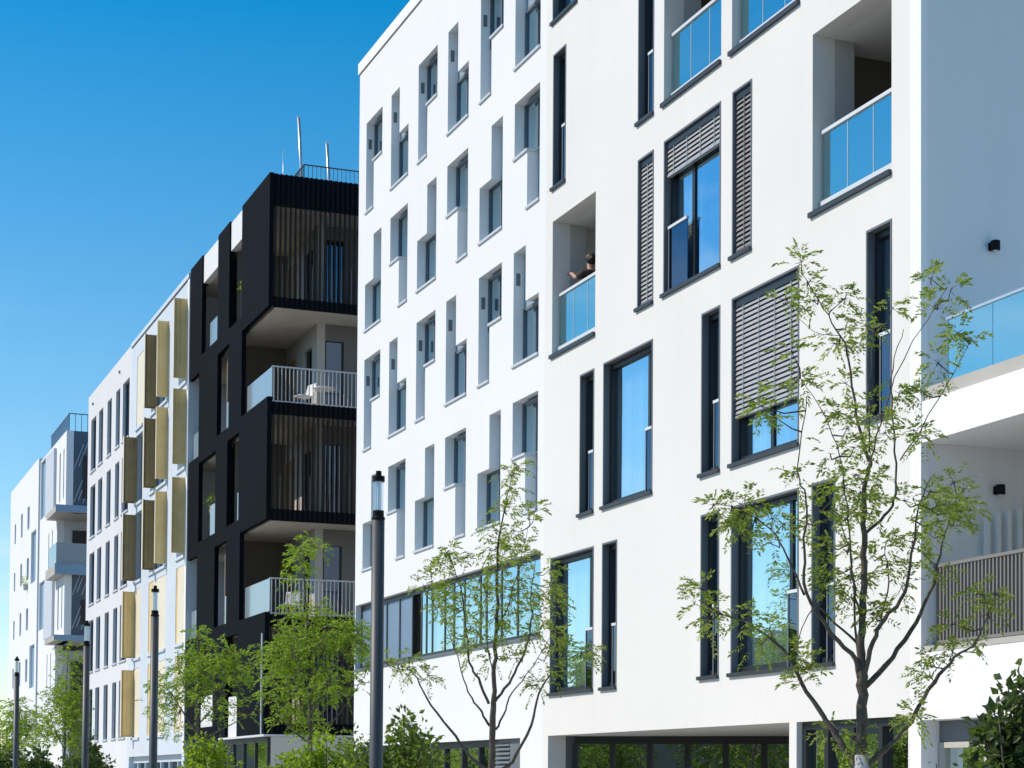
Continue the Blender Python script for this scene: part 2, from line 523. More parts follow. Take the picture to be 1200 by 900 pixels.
# ------------------------------------------------------------------ warm white building with dark framed windows
FL = 3.09
SILL = [3.24 + FL * k for k in range(5)]
WH = 2.46
def dark_window(b, yf, yn, zs, blind=None, guard=None, mull=(), curtain=.5, tilt=0.0, blind_mat=None):
    """yf far edge, yn near edge; guard (y far, y near) of the glass guard in front of the opening casement"""
    zh = zs + WH
    e = .03
    w = MB()
    # slate lining of the opening
    w.box(X0 - .008, X0 + .11, yf - e, yf + .001, zs, zh).box(X0 - .008, X0 + .11, yn - .001, yn + e, zs, zh)
    w.box(X0 - .008, X0 + .11, yn + e, yf - e, zh - e, zh + .001)
    win = w.build('window', M_SLATE, b)
    f = MB()
    a0, a1 = X0 + .11, X0 + .24
    f.box(a0, a1, yf - .09, yf, zs, zh).box(a0, a1, yn, yn + .09, zs, zh)
    f.box(a0, a1, yn + .09, yf - .09, zh - .12, zh).box(a0, a1, yn + .09, yf - .09, zs, zs + .09)
    for y in mull:
        f.box(a0 + .03, a1, y - .04, y + .045, zs + .09, zh - .12)
    f.build('frame', M_BLACKF, win)
    MB().box(X0 - .045, X0 + .12, yn + .002, yf + .06, zs - .055, zs + .001).build('sill', M_SILL, win)
    x = X0 + .165
    MB().face((x, yn + .05, zs + .05), (x, yf - .05, zs + .05), (x + tilt, yf - .05, zh - .08), (x + tilt, yn + .05, zh - .08)).build('pane', G_A, win)
    if curtain:
        wavy_curtain(yf - .1, yf - .1 - (yf - yn - .2) * curtain, zs + .04, zh - .05, X0 + .30).build('curtain', M_CURT, win, smooth=True)
    if guard:
        ga, gb = guard
        x = X0 + .06
        MB().box(x, x + .012, gb, ga, zs + .06, zs + 1.03).build('guard_pane', G_DARK, win)
        g = MB().box(x - .02, x + .03, gb, ga, zs + 1.03, zs + 1.075)
        g.build('guard_rail', M_ALU, win)
        MB().box(x - .01, x + .02, ga - .03, ga, zs + .002, zs + 1.03).build('guard_post', M_SLATE, win)
    if blind is not None:
        MB().box(X0 + .03, X0 + .108, yn + e, yf - e, zh - .15, zh - e).build('blind_box', M_BLACKF, win)
        blind_mesh(yf - .05, yn + .05, zs + (1 - blind) * (WH - .15) + .02, zh - .15, X0 + .068).build('blind', blind_mat or M_BLIND, win)
    return win

def loggia(b, yf, yn, zs, door=True):
    zh = zs + WH
    lg = MB()
    # splayed-out room behind the opening: jambs, end walls, back wall
    lg.box(X0 + .351, X0 + .66, yf + .001, yf + .42, zs, zh)
    room = lg.build('loggia', M_GREYR, b)
    MB().box(X0 + .351, X0 + .66, yn - .42, yn - .001, zs, zh).build('jamb', M_GREYR, room)
    MB().box(X0 + .66, X0 + 2.5, yn - .5, yn - .42, zs, zh).build('side_wall', M_GREYR, room)
    MB().box(X0 + .66, X0 + 2.5, yf + .42, yf + .5, zs, zh).build('end_panel', M_BROWN, room)
    MB().box(X0 + 2.5, X0 + 2.6, yn - .5, yf + .5, zs, zh).build('back_panel', M_BROWN, room)
    MB().box(X0 + .352, X0 + 2.6, yn - .5, yf + .5, zh - .002, zh + .2).build('loggia_ceiling', M_CEIL, room)
    MB().box(X0 + .352, X0 + 2.6, yn - .5, yf + .5, zs - .2, zs + .001).build('loggia_floor', M_CONC, room)
    MB().face((X0 + 2.49, yn + .1, zs + .05), (X0 + 2.49, yf - .5, zs + .05), (X0 + 2.49, yf - .5, zh - .3), (X0 + 2.49, yn + .1, zh - .3)).build('balcony_door', G_DARK, room)
    MB().box(X0 - .045, X0 + .36, yn + .002, yf + .06, zs - .065, zs + .002).build('sill', M_SILL, room)
    x = X0 + .14
    n = 3
    for i in range(n):
        a = yn + .02 + (yf - yn - .06) * i / n
        c = yn + .02 + (yf - yn - .06) * (i + 1) / n - .018
        MB().box(x, x + .014, a, c, zs + .15, zs + 1.08).build('guard_pane', G_RAIL, room)
        if i:
            MB().box(x - .004, x + .018, a - .017, a - .001, zs + .15, zs + 1.08).build('guard_joint', M_RAILBAR, room)
    MB().box(x - .028, x + .045, yn + .003, yf - .015, zs + 1.08, zs + 1.13).build('guard_rail', M_ALU, room)
    MB().box(x - .04, x + .045, yn + .003, yf - .015, zs + .055, zs + .15).build('guard_base', M_ALU, room)
    return room

A0, A1 = 19.58, 31.80
wa = thing('apartment_building', (X0, A0, 0), 'warm white apartment building with dark framed tall windows and venetian blinds', 'building')
A_OPEN = []      # (yf, yn, floor, kind, options)
A_OPEN += [
    (24.52, 22.55, 0, 'w', dict(guard=(22.95, 22.60), mull=(23.0,), curtain=.62)),
    (22.20, 21.59, 0, 'w', dict(guard=(21.9, 21.62), curtain=0)),
    (25.50, 24.90, 0, 'w', dict(guard=(25.2, 24.93), curtain=0)),
    (31.49, 29.54, 0, 'w', dict(guard=(30.0, 29.58), mull=(29.98,), curtain=.66)),
    (29.18, 28.57, 0, 'w', dict(guard=(28.88, 28.6), curtain=0)),
    (24.52, 22.55, 1, 'w', dict(blind=.72, mull=(23.55,), curtain=.6)),
    (25.50, 24.89, 1, 'w', dict(guard=(25.2, 24.93), curtain=0)),
    (30.18, 29.56, 1, 'w', dict(guard=(29.9, 29.6), curtain=0)),
    (29.17, 27.22, 1, 'w', dict(guard=(27.6, 27.26), mull=(27.64,), curtain=.66)),
    (20.83, 20.23, 1, 'w', dict(guard=(20.6, 20.26), curtain=0)),
    (22.20, 20.24, 2, 'l', {}),
    (24.52, 23.92, 2, 'w', dict(blind=1.0, blind_mat=M_BLIND_D, curtain=0)),
    (26.84, 24.89, 2, 'w', dict(blind=.20, guard=(26.78, 26.12), mull=(26.07,), curtain=.4)),
    (27.82, 27.22, 2, 'w', dict(blind=1.0, curtain=0)),
    (31.49, 29.54, 2, 'l', {}),
    (24.55, 22.55, 3, 'l', {}),
    (26.86, 24.89, 3, 'l', {}),
    (27.83, 27.23, 3, 'w', dict(guard=(27.55, 27.27), curtain=0)),
    (31.50, 30.90, 3, 'w', dict(guard=(31.2, 30.93), curtain=0)),
    (21.6, 20.24, 3, 'w', dict(curtain=0)),
    (31.55, 30.40, 4, 'w', dict(curtain=0)),
    (24.55, 22.55, 4, 'w', dict(curtain=0)),
]
holes = [(yn, yf, SILL[k], SILL[k] + WH) for yf, yn, k, t, o in A_OPEN]
holes.append((19.86, 22.60, -1, 2.47))          # flush shop glazing
holes.append((22.80, 31.56, -1, 2.47))          # entrance recess
MB().slab(street_wall, A0, A1, 0, 19.15, holes, X0, X0 + .35).build('facade', M_WARM, wa)
MB().box(X0 + .09, 30, A0 - .004, A0 + .24, 0, 19.5).build('end_wall', M_ENDW, wa)
MB().box(X0 - .004, X0 + .088, A0 - .006, A0 + .23, 0, 19.4).build('corner_strip', M_BRIGHT, wa)
MB().box(X0 - .03, X0 + .40, A0, A1, 19.15, 19.32).build('coping', M_ALU, wa)
shell(wa, A0, A1, 19.0, 30, M_WARM, near=False, far=False, floors=[s - .05 for s in SILL] + [SILL[4] + FL - .05], part_x=18.6, front=X0 + .352)
for yf, yn, k, t, o in A_OPEN:
    if t == 'w':
        dark_window(wa, yf, yn, SILL[k], **o)
    else:
        loggia(wa, yf, yn, SILL[k])
# flush shop front at the near corner
sf = MB()
for y in (19.93, 20.62, 21.30, 21.95, 22.53):
    sf.box(X0 + .08, X0 + .2, y - .05, y + .05, 0, 2.36)
sf.box(X0 + .08, X0 + .2, 19.88, 22.58, 2.36, 2.465)
sfo = sf.build('shop_front', M_BLACKF, wa)
MB().face((X0 + .16, 19.88, 0), (X0 + .16, 22.58, 0), (X0 + .16, 22.58, 2.36), (X0 + .16, 19.88, 2.36)).build('pane', G_SHOP, sfo)
for ya, yb in ((20.67, 21.25), (21.35, 21.9), (22.0, 22.48)):
    MB().box(X0 + .24, X0 + .26, ya, yb, 0, 2.36).build('blue_screen', M_BLUEP, sfo)
# entrance recess with a skewed glass front
MB().box(X0 + .352, 19.5, 22.62, 31.70, 2.47, 2.60).build('recess_ceiling', M_CEIL, wa)
MB().box(X0 + .352, 19.2, 22.62, 22.80, 0, 2.469).build('recess_wall', M_SLATE, wa)
MB().box(X0 + .352, 19.2, 31.561, 31.72, 0, 2.469).build('recess_wall', M_SLATE, wa)
p, q = Vector((13.55, 31.55)), Vector((19.0, 27.3))
eg = MB().obox(p, q, .10, 2.33, 2.465).obox(p, q, .10, 0, .08)
L = (q - p).length
d = (q - p).normalized()
for i in range(11):
    c = p + d * (L * i / 10)
    eg.obox(c - d * .045, c + d * .045, .14, 0.08, 2.33)
ego = eg.build('entrance_front', M_BLACKF, wa)
MB().face((p.x, p.y, .05), (q.x, q.y, .05), (q.x, q.y, 2.4), (p.x, p.y, 2.4)).build('pane', G_SHOP, ego)
MB().box(X0 + .36, X0 + .58, 31.2, 31.56, 0, 1.7).build('letterbox_panel', M_BEIGE, wa)
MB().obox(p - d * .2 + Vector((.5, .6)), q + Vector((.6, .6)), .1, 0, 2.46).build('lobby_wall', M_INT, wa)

# ------------------------------------------------------------------ cool white building with stepped windows
B0, B1 = 31.80, 44.0
wb = thing('apartment_building', (X0, B0 + 6, 0), 'cool white apartment building with stepped L shaped windows in offset rows', 'building')
ROWS = [(6.72, 'low'), (9.625, 'high'), (12.53, 'low'), (15.42, 'high')]
YF = [43.40, 41.40, 39.40, 37.40, 35.40, 33.46]
WW, WN, WT, WM = 1.30, .63, 2.19, 1.12
B_WIN = []
bh = []
for z0, kind in ROWS:
    for i, yf in enumerate(YF):
        t = (1 if i % 2 == 0 else 2) if kind == 'high' else (3 if i % 2 == 0 else 4)
        wide = (yf - WW, yf)
        nar = (yf - WN, yf) if t in (1, 2) else (yf - WW, yf - WW + WN)
        zm, zt = z0 + WM, z0 + WT
        if t in (1, 4):
            up, lo = wide, nar
        else:
            up, lo = nar, wide
        B_WIN.append((t, up, lo, z0, zm, zt))
        bh += [(up[0], up[1], zm, zt), (lo[0], lo[1], z0, zm)]
bh.append((31.98, 43.94, 4.34, 5.90))
bh.append((32.95, 43.75, -1, 2.46))
MB().slab(street_wall, B0 + .012, B1, 0, 19.0, bh, X0 + .004, X0 + .36).build('facade', M_COOL, wb)
MB().box(X0 - .03, X0 + .45, B0 + .01, B1 + .06, 19.03, 19.30).build('coping', M_BRIGHT, wb)
MB().box(X0 + .0, X0 + .45, B0 + .01, B1 + .03, 19.0, 19.03).build('coping_dark_line', M_SLATE, wb)  # slate strip paints the shadow line under the roof edge
shell(wb, B0, B1, 18.9, 28, M_COOL, near=False, floors=[6.5, 9.4, 12.3, 15.2], part_x=17.5, front=X0 + .362)
MB().box(X0 + .362, 27.7, B0 + .02, B0 + .2, 0, 18.9).build('party_wall', M_COOL, wb)
XB = X0 + .225
for n_, (t, up, lo, z0, zm, zt) in enumerate(B_WIN):
    wide, zw0, zw1 = (up, zm, zt) if t in (1, 4) else (lo, z0, zm)
    nar, zn0, zn1 = (lo, z0, zm) if t in (1, 4) else (up, zm, zt)
    f = MB()
    a0, a1 = XB - .02, XB + .06
    e = .032
    f.box(a0, a1, wide[0], wide[0] + e, zw0, zw1).box(a0, a1, wide[1] - e, wide[1], zw0, zw1)
    f.box(a0, a1, wide[0] + e, wide[1] - e, zw1 - e, zw1).box(a0, a1, wide[0] + e, wide[1] - e, zw0, zw0 + e)
    ym = wide[1] - WN if t in (1, 2) else wide[0] + WN
    f.box(a0, a1, ym - .03, ym + .03, zw0 + e, zw1 - e)
    win = f.build('window', M_BFRAME, wb)
    MB().face((XB + .02, wide[0], zw0), (XB + .02, wide[1], zw0), (XB + .02, wide[1], zw1), (XB + .02, wide[0], zw1)).build('pane', G_B, win)
    MB().box(XB, XB + .06, nar[0], nar[1], zn0, zn1).build('infill_panel', M_INFILL, win)
    if n_ % 3 != 1:
        wavy_curtain(wide[1] - .04, wide[1] - .04 - (WW - .1) * random.choice((.55, .8, 1.0)), zw0, zw1, XB + .16, .02, .12).build('curtain', M_CURT, win, smooth=True)
    if zw1 == zt or t in (2,):
        yy = wide if zw1 == zt else nar
        MB().box(XB - .10, XB - .021, wide[0] + .02, wide[1] - .35, zw1 - .11, zw1 - .05).build('blind_box', M_SLATE, win)
    s = MB()
    s.box(X0 - .03, XB - .021, lo[0] + .002, lo[1] + .04, z0 - .045, z0 + .002)
    if t in (1, 4):
        s.build('sill', M_LSILL, win)
        s = MB()
    if t == 1:
        s.box(X0 - .03, XB - .021, up[0] + .002, lo[0] + .04, zm - .045, zm + .002)
    if t == 4:
        s.box(X0 - .03, XB - .021, lo[1] - .04, up[1] + .04, zm - .045, zm + .002)
    s.build('sill', M_LSILL, win)
    if t in (1, 2):
        yj = up[1]
        MB().box(X0 + .06, X0 + .14, yj - .012, yj + .002, zt - .62, zt - .38).build('vent', M_SLATE, win)
# long strip window
sw = MB()
SX = X0 + .14
sw.box(SX, SX + .1, 31.99, 43.93, 5.79, 5.899).box(SX, SX + .1, 31.99, 43.93, 4.342, 4.43)
for y in (32.02, 33.48, 34.35, 35.2, 35.54, 36.5, 37.15, 37.72, 38.55, 38.95, 39.3, 39.93, 40.87, 41.85, 42.86, 43.88):
    sw.box(SX, SX + .1, y - .035, y + .035, 4.43, 5.79)
swo = sw.build('strip_window', M_BLACKF, wb)
MB().box(X0 - .03, SX, 31.985, 43.97, 4.29, 4.341).build('sill', M_SLATE, swo)
for ya, yb in ((39.965, 40.835), (40.905, 41.815), (41.885, 42.825), (42.895, 43.845)):
    MB().box(SX + .02, SX + .07, ya, yb, 4.43, 5.79).build('blue_panel', M_BLUEP, swo)
MB().face((SX + .012, 32.0, 4.4), (SX + .012, 39.3, 4.4), (SX + .012, 39.3, 5.8), (SX + .012, 32.0, 5.8)).build('pane', G_A, swo)
wavy_curtain(39.2, 36.3, 4.4, 5.8, SX + .3).build('curtain', M_CURT, swo, smooth=True)
# street level of the cool white building
gb = MB().box(X0 + .15, X0 + .27, 34.55, 43.74, 2.32, 2.458)
for y in (34.57, 35.6, 36.6, 37.7, 39.0, 40.5, 42, 43.7):
    gb.box(X0 + .15, X0 + .27, y - .04, y + .04, 0, 2.32)
gbo = gb.build('shop_front', M_BLACKF, wb)
MB().face((X0 + .21, 34.55, 0), (X0 + .21, 43.74, 0), (X0 + .21, 43.74, 2.34), (X0 + .21, 34.55, 2.34)).build('pane', G_SHOP, gbo)
MB().box(X0 + .10, X0 + .2, 32.955, 33.72, 0, 2.458).build('slate_door', M_SLATE, wb)
lv = MB()
for i in range(26):
    z = .2 + i * .085
    lv.face((X0 + .08, 33.74, z), (X0 + .08, 34.52, z), (X0 + .14, 34.52, z + .07), (X0 + .14, 33.74, z + .07))
lv.box(X0 + .15, X0 + .19, 33.73, 34.53, 0, 2.458)
lv.build('louvre', M_SLATE, wb)

# ------------------------------------------------------------------ low stepped white building at the near corner
C0 = 4.0
wc = thing('terrace_building', (X0, C0, 0), 'low bright white building with roof terrace behind blue glass and slatted balcony', 'building')
ch = [(17.9, 19.3, 1.0, 2.36), (14.5, 17.2, 1.0, 2.36), (9, 13, 1.0, 2.36)]
MB().slab(street_wall, C0, A0 - .01, 0, 2.41, [(17.6, 19.57, -1, 2.405), (14.0, 17.2, .9, 2.3)], X0 + .01, X0 + .40).build('street_wall', M_BRIGHT, wc)
MB().box(X0 + .004, X0 + .30, C0, A0 - .008, 2.41, 3.24).build('balcony_band', M_BRIGHT, wc)
MB().box(X0 - .004, X0 + .42, C0, A0 - .008, 3.24, 3.31).build('balcony_ledge', M_BEIGE, wc)
MB().box(X0 + .302, 17.0, C0, A0 - .008, 2.9, 3.23).build('balcony_floor', M_CONC, wc)
MB().box(X0 + .004, X0 + .30, C0, A0 - .008, 5.82, 6.33).build('terrace_band', M_BRIGHT, wc)
MB().box(X0 + .302, 20.0, C0, A0 - .008, 5.83, 6.30).build('terrace_floor', M_CEIL, wc)
MB().box(X0 + .04, X0 + .30, C0, A0 - .008, 6.345, 6.50).build('terrace_kerb', M_BEIGE, wc)
MB().box(X0 + .06, X0 + .10, C0, A0 - .008, 6.33, 6.345).build('kerb_joint', M_SLATE, wc)
for i in range(10):
    ya = 19.30 - i * .92
    MB().box(X0 + .20, X0 + .216, ya - .905, ya, 6.50, 7.30).build('guard_pane', G_RAIL, wc)
MB().box(X0 + .185, X0 + .23, C0, 19.32, 7.30, 7.335).build('guard_rail', M_STEEL, wc)
sl = MB()
i = 0
while True:
    y = 19.50 - i * .072
    if y < C0 + .1: break
    sl.box(X0 + .17, X0 + .21, y - .013, y + .013, 3.38, 4.28)
    i += 1
slo = sl.build('balcony_slats', M_SLATG, wc)
MB().box(X0 + .16, X0 + .22, C0, 19.56, 4.28, 4.32).box(X0 + .16, X0 + .22, C0, 19.56, 3.34, 3.38).build('slat_rail', M_SLATG, slo)
MB().box(16.2, 16.4, C0, A0 - .3, 3.23, 5.83).build('balcony_back_wall', M_ENDW, wc)
st = MB()
for i in range(14):
    x = 13.86 + i * .16
    st.box(x, x + .06, 19.45, 19.50, 3.23, 4.92 + (x - 13.86) * .35)
st.build('board_partition', M_ENDW, wc)
MB().box(19.7, 20.0, C0, A0 - .3, 0, 5.83).build('rear_wall', M_BRIGHT, wc)
f2 = MB().box(X0 + .24, X0 + .33, 14.0, 14.08, .9, 2.3).box(X0 + .24, X0 + .33, 17.12, 17.2, .9, 2.3).box(X0 + .24, X0 + .33, 14.08, 17.12, 2.22, 2.3).box(X0 + .24, X0 + .33, 14.08, 17.12, .9, .98).box(X0 + .24, X0 + .33, 15.56, 15.64, .98, 2.22)
fo2 = f2.build('window', M_BEIGE, wc)
MB().face((X0 + .30, 14.0, .92), (X0 + .30, 17.2, .92), (X0 + .30, 17.2, 2.28), (X0 + .30, 14.0, 2.28)).build('pane', G_SHOP, fo2)
wcw = MB()
wcw.box(X0 + .26, X0 + .34, 17.6, 19.57, 2.02 + .13, 2.405)
wcwo = wcw.build('window_head', M_SLATE, wc)
f = MB()
f.box(X0 + .24, X0 + .33, 19.48, 19.55, .9, 2.14).box(X0 + .24, X0 + .33, 18.56, 18.63, .9, 2.14).box(X0 + .24, X0 + .33, 18.63, 19.48, 2.07, 2.14).box(X0 + .24, X0 + .33, 18.63, 19.48, .9, 1.0)
fo = f.build('window', M_BEIGE, wc)
MB().face((X0 + .30, 18.6, .95), (X0 + .30, 19.5, .95), (X0 + .30, 19.5, 2.1), (X0 + .30, 18.6, 2.1)).build('pane', G_SHOP, fo)
wavy_curtain(19.45, 19.1, .95, 2.1, X0 + .42).build('curtain', M_CURT, fo, smooth=True)
MB().box(X0 + .26, X0 + .36, 17.6, 18.55, 0, 2.149).build('slate_door', M_SLATE, wc)
MB().box(X0 + .24, X0 + .34, 18.56, 19.57, 0, .899).build('window_apron', M_PANELG, wc)

# ------------------------------------------------------------------ charcoal building with stacked loggias
D0, D1 = 53.13, 64.45
wd = thing('apartment_building', (X0, D0 + 5, 0), 'charcoal black apartment building with stacked corner loggias and vertical slat screens', 'building')
CE = [18.45, 15.46, 12.37, 9.22, 6.13]          # ceilings of the storeys, top first
dh = [
    (60.05, 62.50, 15.98, 20), (56.65, 58.36, 15.93, 20),                   # top storey, open above
    (58.26, 59.95, 12.79, 15.46), (D0 - 1, 56.50, 12.80, 15.46), (62.82, 66, 12.60, 15.46),
    (60.07, 62.69, 9.65, 12.34), (56.72, 58.36, 9.65, 12.37),
    (58.26, 60.05, 6.57, 9.20), (D0 - 1, 56.47, 6.52, 9.22), (62.80, 66, 6.45, 9.22),
    (60.10, 62.40, 3.38, 6.10), (56.62, 58.25, 2.95, 6.13),
]
MB().slab(street_wall, D0, D1, 2.97, 19.38, dh, X0, X0 + .14).build('black_screen', M_CHAR, wd)
for ya, yb in ((60.052, 62.498), (56.652, 58.358)):
    MB().box(X0 + .05, X0 + .26, ya, yb, 18.43, 19.33).build('white_parapet', M_WHITEP, wd)
sl = MB()
for z in (15.48, 12.39, 9.24, 6.15, 2.97):
    sl.box(X0 + .262, 24, D0 + .10, D1 - .02, z, z + .26)
sl.box(X0 + .262, 24, D0 + .10, D1 - .02, 18.47, 18.9)
sl.build('floor_slab', M_SLABW, wd)
# walls behind the loggias
XI = 14.9
for c, fl in zip(CE, [15.74, 12.65, 9.50, 6.41, 3.23]):
    zc = c + .02
    corner = c in (15.46, 9.22)
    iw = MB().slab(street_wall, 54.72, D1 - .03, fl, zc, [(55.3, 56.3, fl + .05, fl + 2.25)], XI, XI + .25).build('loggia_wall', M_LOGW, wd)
    MB().box(XI + .10, XI + .14, 55.3, 56.3, fl + .05, fl + 2.25).build('loggia_window', G_DARK, iw)
    MB().box(XI - .04, XI - .003, 57.2, 58.65, fl, fl + 2.25).build('wood_door', M_WOOD, iw)
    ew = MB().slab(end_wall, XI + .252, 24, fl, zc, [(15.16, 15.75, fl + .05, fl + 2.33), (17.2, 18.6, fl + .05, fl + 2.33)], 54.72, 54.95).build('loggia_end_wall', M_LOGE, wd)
    fr = MB()
    for xa, xb in ((15.16, 15.75), (17.2, 18.6)):
        fr.box(xa, xa + .05, 54.78, 54.84, fl + .05, fl + 2.33).box(xb - .05, xb, 54.78, 54.84, fl + .05, fl + 2.33)
    fr.build('window_frame', M_BLACKF, ew)
    MB().face((15.16, 54.82, fl + .05), (15.75, 54.82, fl + .05), (15.75, 54.82, fl + 2.33), (15.16, 54.82, fl + 2.33)).build('pane', G_DARK, ew)
    MB().face((17.2, 54.82, fl + .05), (18.6, 54.82, fl + .05), (18.6, 54.82, fl + 2.33), (17.2, 54.82, fl + 2.33)).build('pane', G_DARK, ew)
    MB().box(X0 + .265, XI - .002, 59.60, 59.75, fl, zc).build('dividing_wall', M_BROWN, wd)
    MB().box(X0 + .265, XI - .002, 58.40, 58.46, fl, zc).build('dividing_wall', M_BROWN, wd)
MB().box(23.7, 24, D0 + .3, D1 - .3, 0, 18.46).build('rear_wall', M_CHAR, wd)
MB().box(XI, 24, D1 - .30, D1 - .025, 0, 18.46).build('end_wall', M_CHAR, wd)
MB().box(15.3, 15.4, 54.96, D1 - .3, 3, 18.44).build('inner_partition', M_INT, wd)
# end face towards the camera: slat screens on odd storeys, bands, bars on even storeys
XE = 23.0
def slats(y, z0, z1, pitch, w, dp, m, name, par, x0=X0 + .13):
    q = MB()
    x = x0 + .04
    while x < XE:
        q.box(x, x + w, y, y + dp, z0, z1)
        x += pitch
    return q.build(name, m, par)
for z0, z1 in ((18.42, 19.36), (15.44, 15.74), (12.30, 12.66), (9.19, 9.53), (6.12, 6.44), (2.97, 3.30)):
    bd = MB().box(X0 + .142, XE, D0 + .03, D0 + .08, z0, z1).build('end_band', M_BLACK, wd)
    slats(D0 - .02, z0, z1, .15, .06, .05, M_CHAR, 'band_rib', bd)
for z0, z1 in ((15.74, 18.42), (9.53, 12.30), (3.30, 6.12)):
    slats(D0, z0, z1, .15, .048, .07, M_SLAT, 'slat_screen', wd)
    slats(D0 + .02, z0, z0 + 1.02, .30, .014, .03, M_SLATG, 'screen_bars', wd, x0=X0 + .36)
for k, z in enumerate((12.66, 6.46)):
    r = slats(D0 + .12, z, z + 1.04, .118, .022, .035, M_RAILBAR, 'balcony_railing', wd, x0=X0 + .17)
    MB().box(X0 + .16, XE, D0 + .11, D0 + .165, z + 1.04, z + 1.08).box(X0 + .16, XE, D0 + .11, D0 + .165, z + .03, z + .06).build('railing_rail', M_RAILBAR, r)
for (ya, yb, z0, z1) in ((D0 + .17, 56.42, 12.83, 13.72), (D0 + .17, 56.40, 6.56, 7.52), (60.1, 61.95, 16.02, 16.95), (56.68, 57.4, 15.98, 16.88),
                         (58.3, 59.3, 12.83, 13.76), (62.95, 64.42, 12.66, 13.6), (60.12, 61.6, 9.70, 10.75), (56.76, 57.6, 9.70, 10.62),
                         (58.3, 59.2, 6.62, 7.52), (62.95, 64.42, 6.52, 7.45)):
    MB().box(X0 + .17, X0 + .20, ya, yb, z0, z1).build('frosted_guard', M_FROST, wd)
for ya, yb, z0, z1 in ((60.12, 62.38, 3.38, 4.42), (56.64, 58.2, 2.98, 4.24)):
    MB().box(X0 + .10, X0 + .16, ya, yb, z0, z1).build('white_guard', M_WHITEP, wd)
MB().tube([(X0 - .05, 53.25, 2.97), (X0 - .05, 53.25, 5.9)], .028, 8).build('downpipe', M_ALU, wd)
# canopy and glazed street level
MB().box(X0 - .06, X0 + 3, 52.9, 58.9, 2.905, 2.965).build('canopy_edge', M_ALU, wd)
gl = MB()
for y in (53.2, 54.7, 56.2, 57.6, 59.0, 61, 63, 64.4):
    gl.box(X0 + .12, X0 + .22, y - .04, y + .04, 0, 2.9)
for x in (14.4, 15.6, 17.0, 18.5):
    gl.box(x - .04, x + .04, 53.16, 53.26, 0, 2.9)
gl.box(X0 + .12, X0 + .22, 53.2, 64.4, 2.75, 2.9)
glo = gl.build('shop_front', M_BLACKF, wd)
MB().face((X0 + .17, 53.2, 0), (X0 + .17, 64.4, 0), (X0 + .17, 64.4, 2.8), (X0 + .17, 53.2, 2.8)).build('pane', G_SHOP, glo)
MB().face((X0 + .17, 53.2, 0), (22, 53.2, 0), (22, 53.2, 2.9), (X0 + .17, 53.2, 2.9)).build('pane', G_SHOP, glo)
# roof terrace
rr = MB()
x = 14.3
while x < 22:
    rr.box(x, x + .014, 54.2, 54.214, 19.2, 20.08); x += .13
y = 54.2
while y < 58:
    rr.box(14.3, 14.318, y, y + .018, 19.2, 20.08); y += .13
rr.box(14.3, 22, 54.19, 54.23, 20.08, 20.11).box(14.29, 14.33, 54.2, 58, 20.08, 20.11)
rr.build('roof_railing', M_POST, wd)
MB().box(14.55, 15.2, 55.4, 56.6, 18.9, 19.98).build('roof_vent', M_CONC, wd)

# ------------------------------------------------------------------ building with gold shutters
E0, E1 = 64.55, 76.08
we = thing('apartment_building', (X0, E0 + 5, 0), 'pale blue white building with projecting gold and bronze folding shutters', 'building')
ZB = [3.30, 6.43, 9.50, 12.60, 15.62]
gh = []
for k, z in enumerate(ZB):
    h = 2.72 if k < 4 else 2.88
    gh += [(64.85, 66.42, z, z + h), (68.30, 71.72, z, z + h), (73.42, 74.90, z, z + h)]
gh.append((65.0, 75.6, -1, 2.55))
MB().slab(street_wall, E0, E1, 0, 19.14, gh, X0 + .002, X0 + .36).build('facade', M_PALEB, we)
MB().box(X0 - .05, X0 + .4, E0, E1 + .04, 19.14, 19.30).build('coping', M_ALU, we)
MB().box(X0 - .02, X0 + .4, E0, E1 + .02, 19.11, 19.139).build('coping_dark_line', M_SLATE, we)
MB().box(X0 - .02, X0 + .001, E0, 64.84, 2.6, 19.1).build('edge_pilaster', M_BRIGHT, we)
shell(we, E0, E1, 18.9, 26, M_PALEB, floors=[2.95, 6.1, 9.2, 12.3, 15.4], part_x=16.5, front=X0 + .362)
def flush(b, ya, yb, z0, z1, m=M_CREAM):
    MB().box(X0 + .015, X0 + .06, ya, yb, z0, z1).build('flush_shutter', m, b)
def folded(b, y, z0, z1, m, double, w=.46):
    s = MB()
    if double:
        s.box(X0 - w, X0 - .012, y, y + .035, z0, z1)
        s.box(X0 - w + .02, X0 + .02, y - .16, y - .125, z0 + .05, z1 - .05)
        s.box(X0 - w - .002, X0 - w + .04, y - .16, y + .036, z0, z1)
    else:
        s.box(X0 - w, X0 + .02, y - .03, y + .03, z0, z1)
    o = s.build('folding_shutter', m, b)
    MB().box(X0 - w - .02, X0 - w - .003, y - .06 if not double else y - .165, y + .045, z0, z1).build('shutter_sunlit_edge', M_CREAM, o)  # cream strip paints the sunlight on the leaf's street edge
    r = MB()
    for i in range(3):
        xx = X0 - w + .06 + i * (w - .1) / 2.5
        r.box(xx, xx + .012, (y - .175 if double else y - .042), (y - .161 if double else y - .031), z0 + .06, z1 - .06)
    r.build('shutter_rib', m, o)
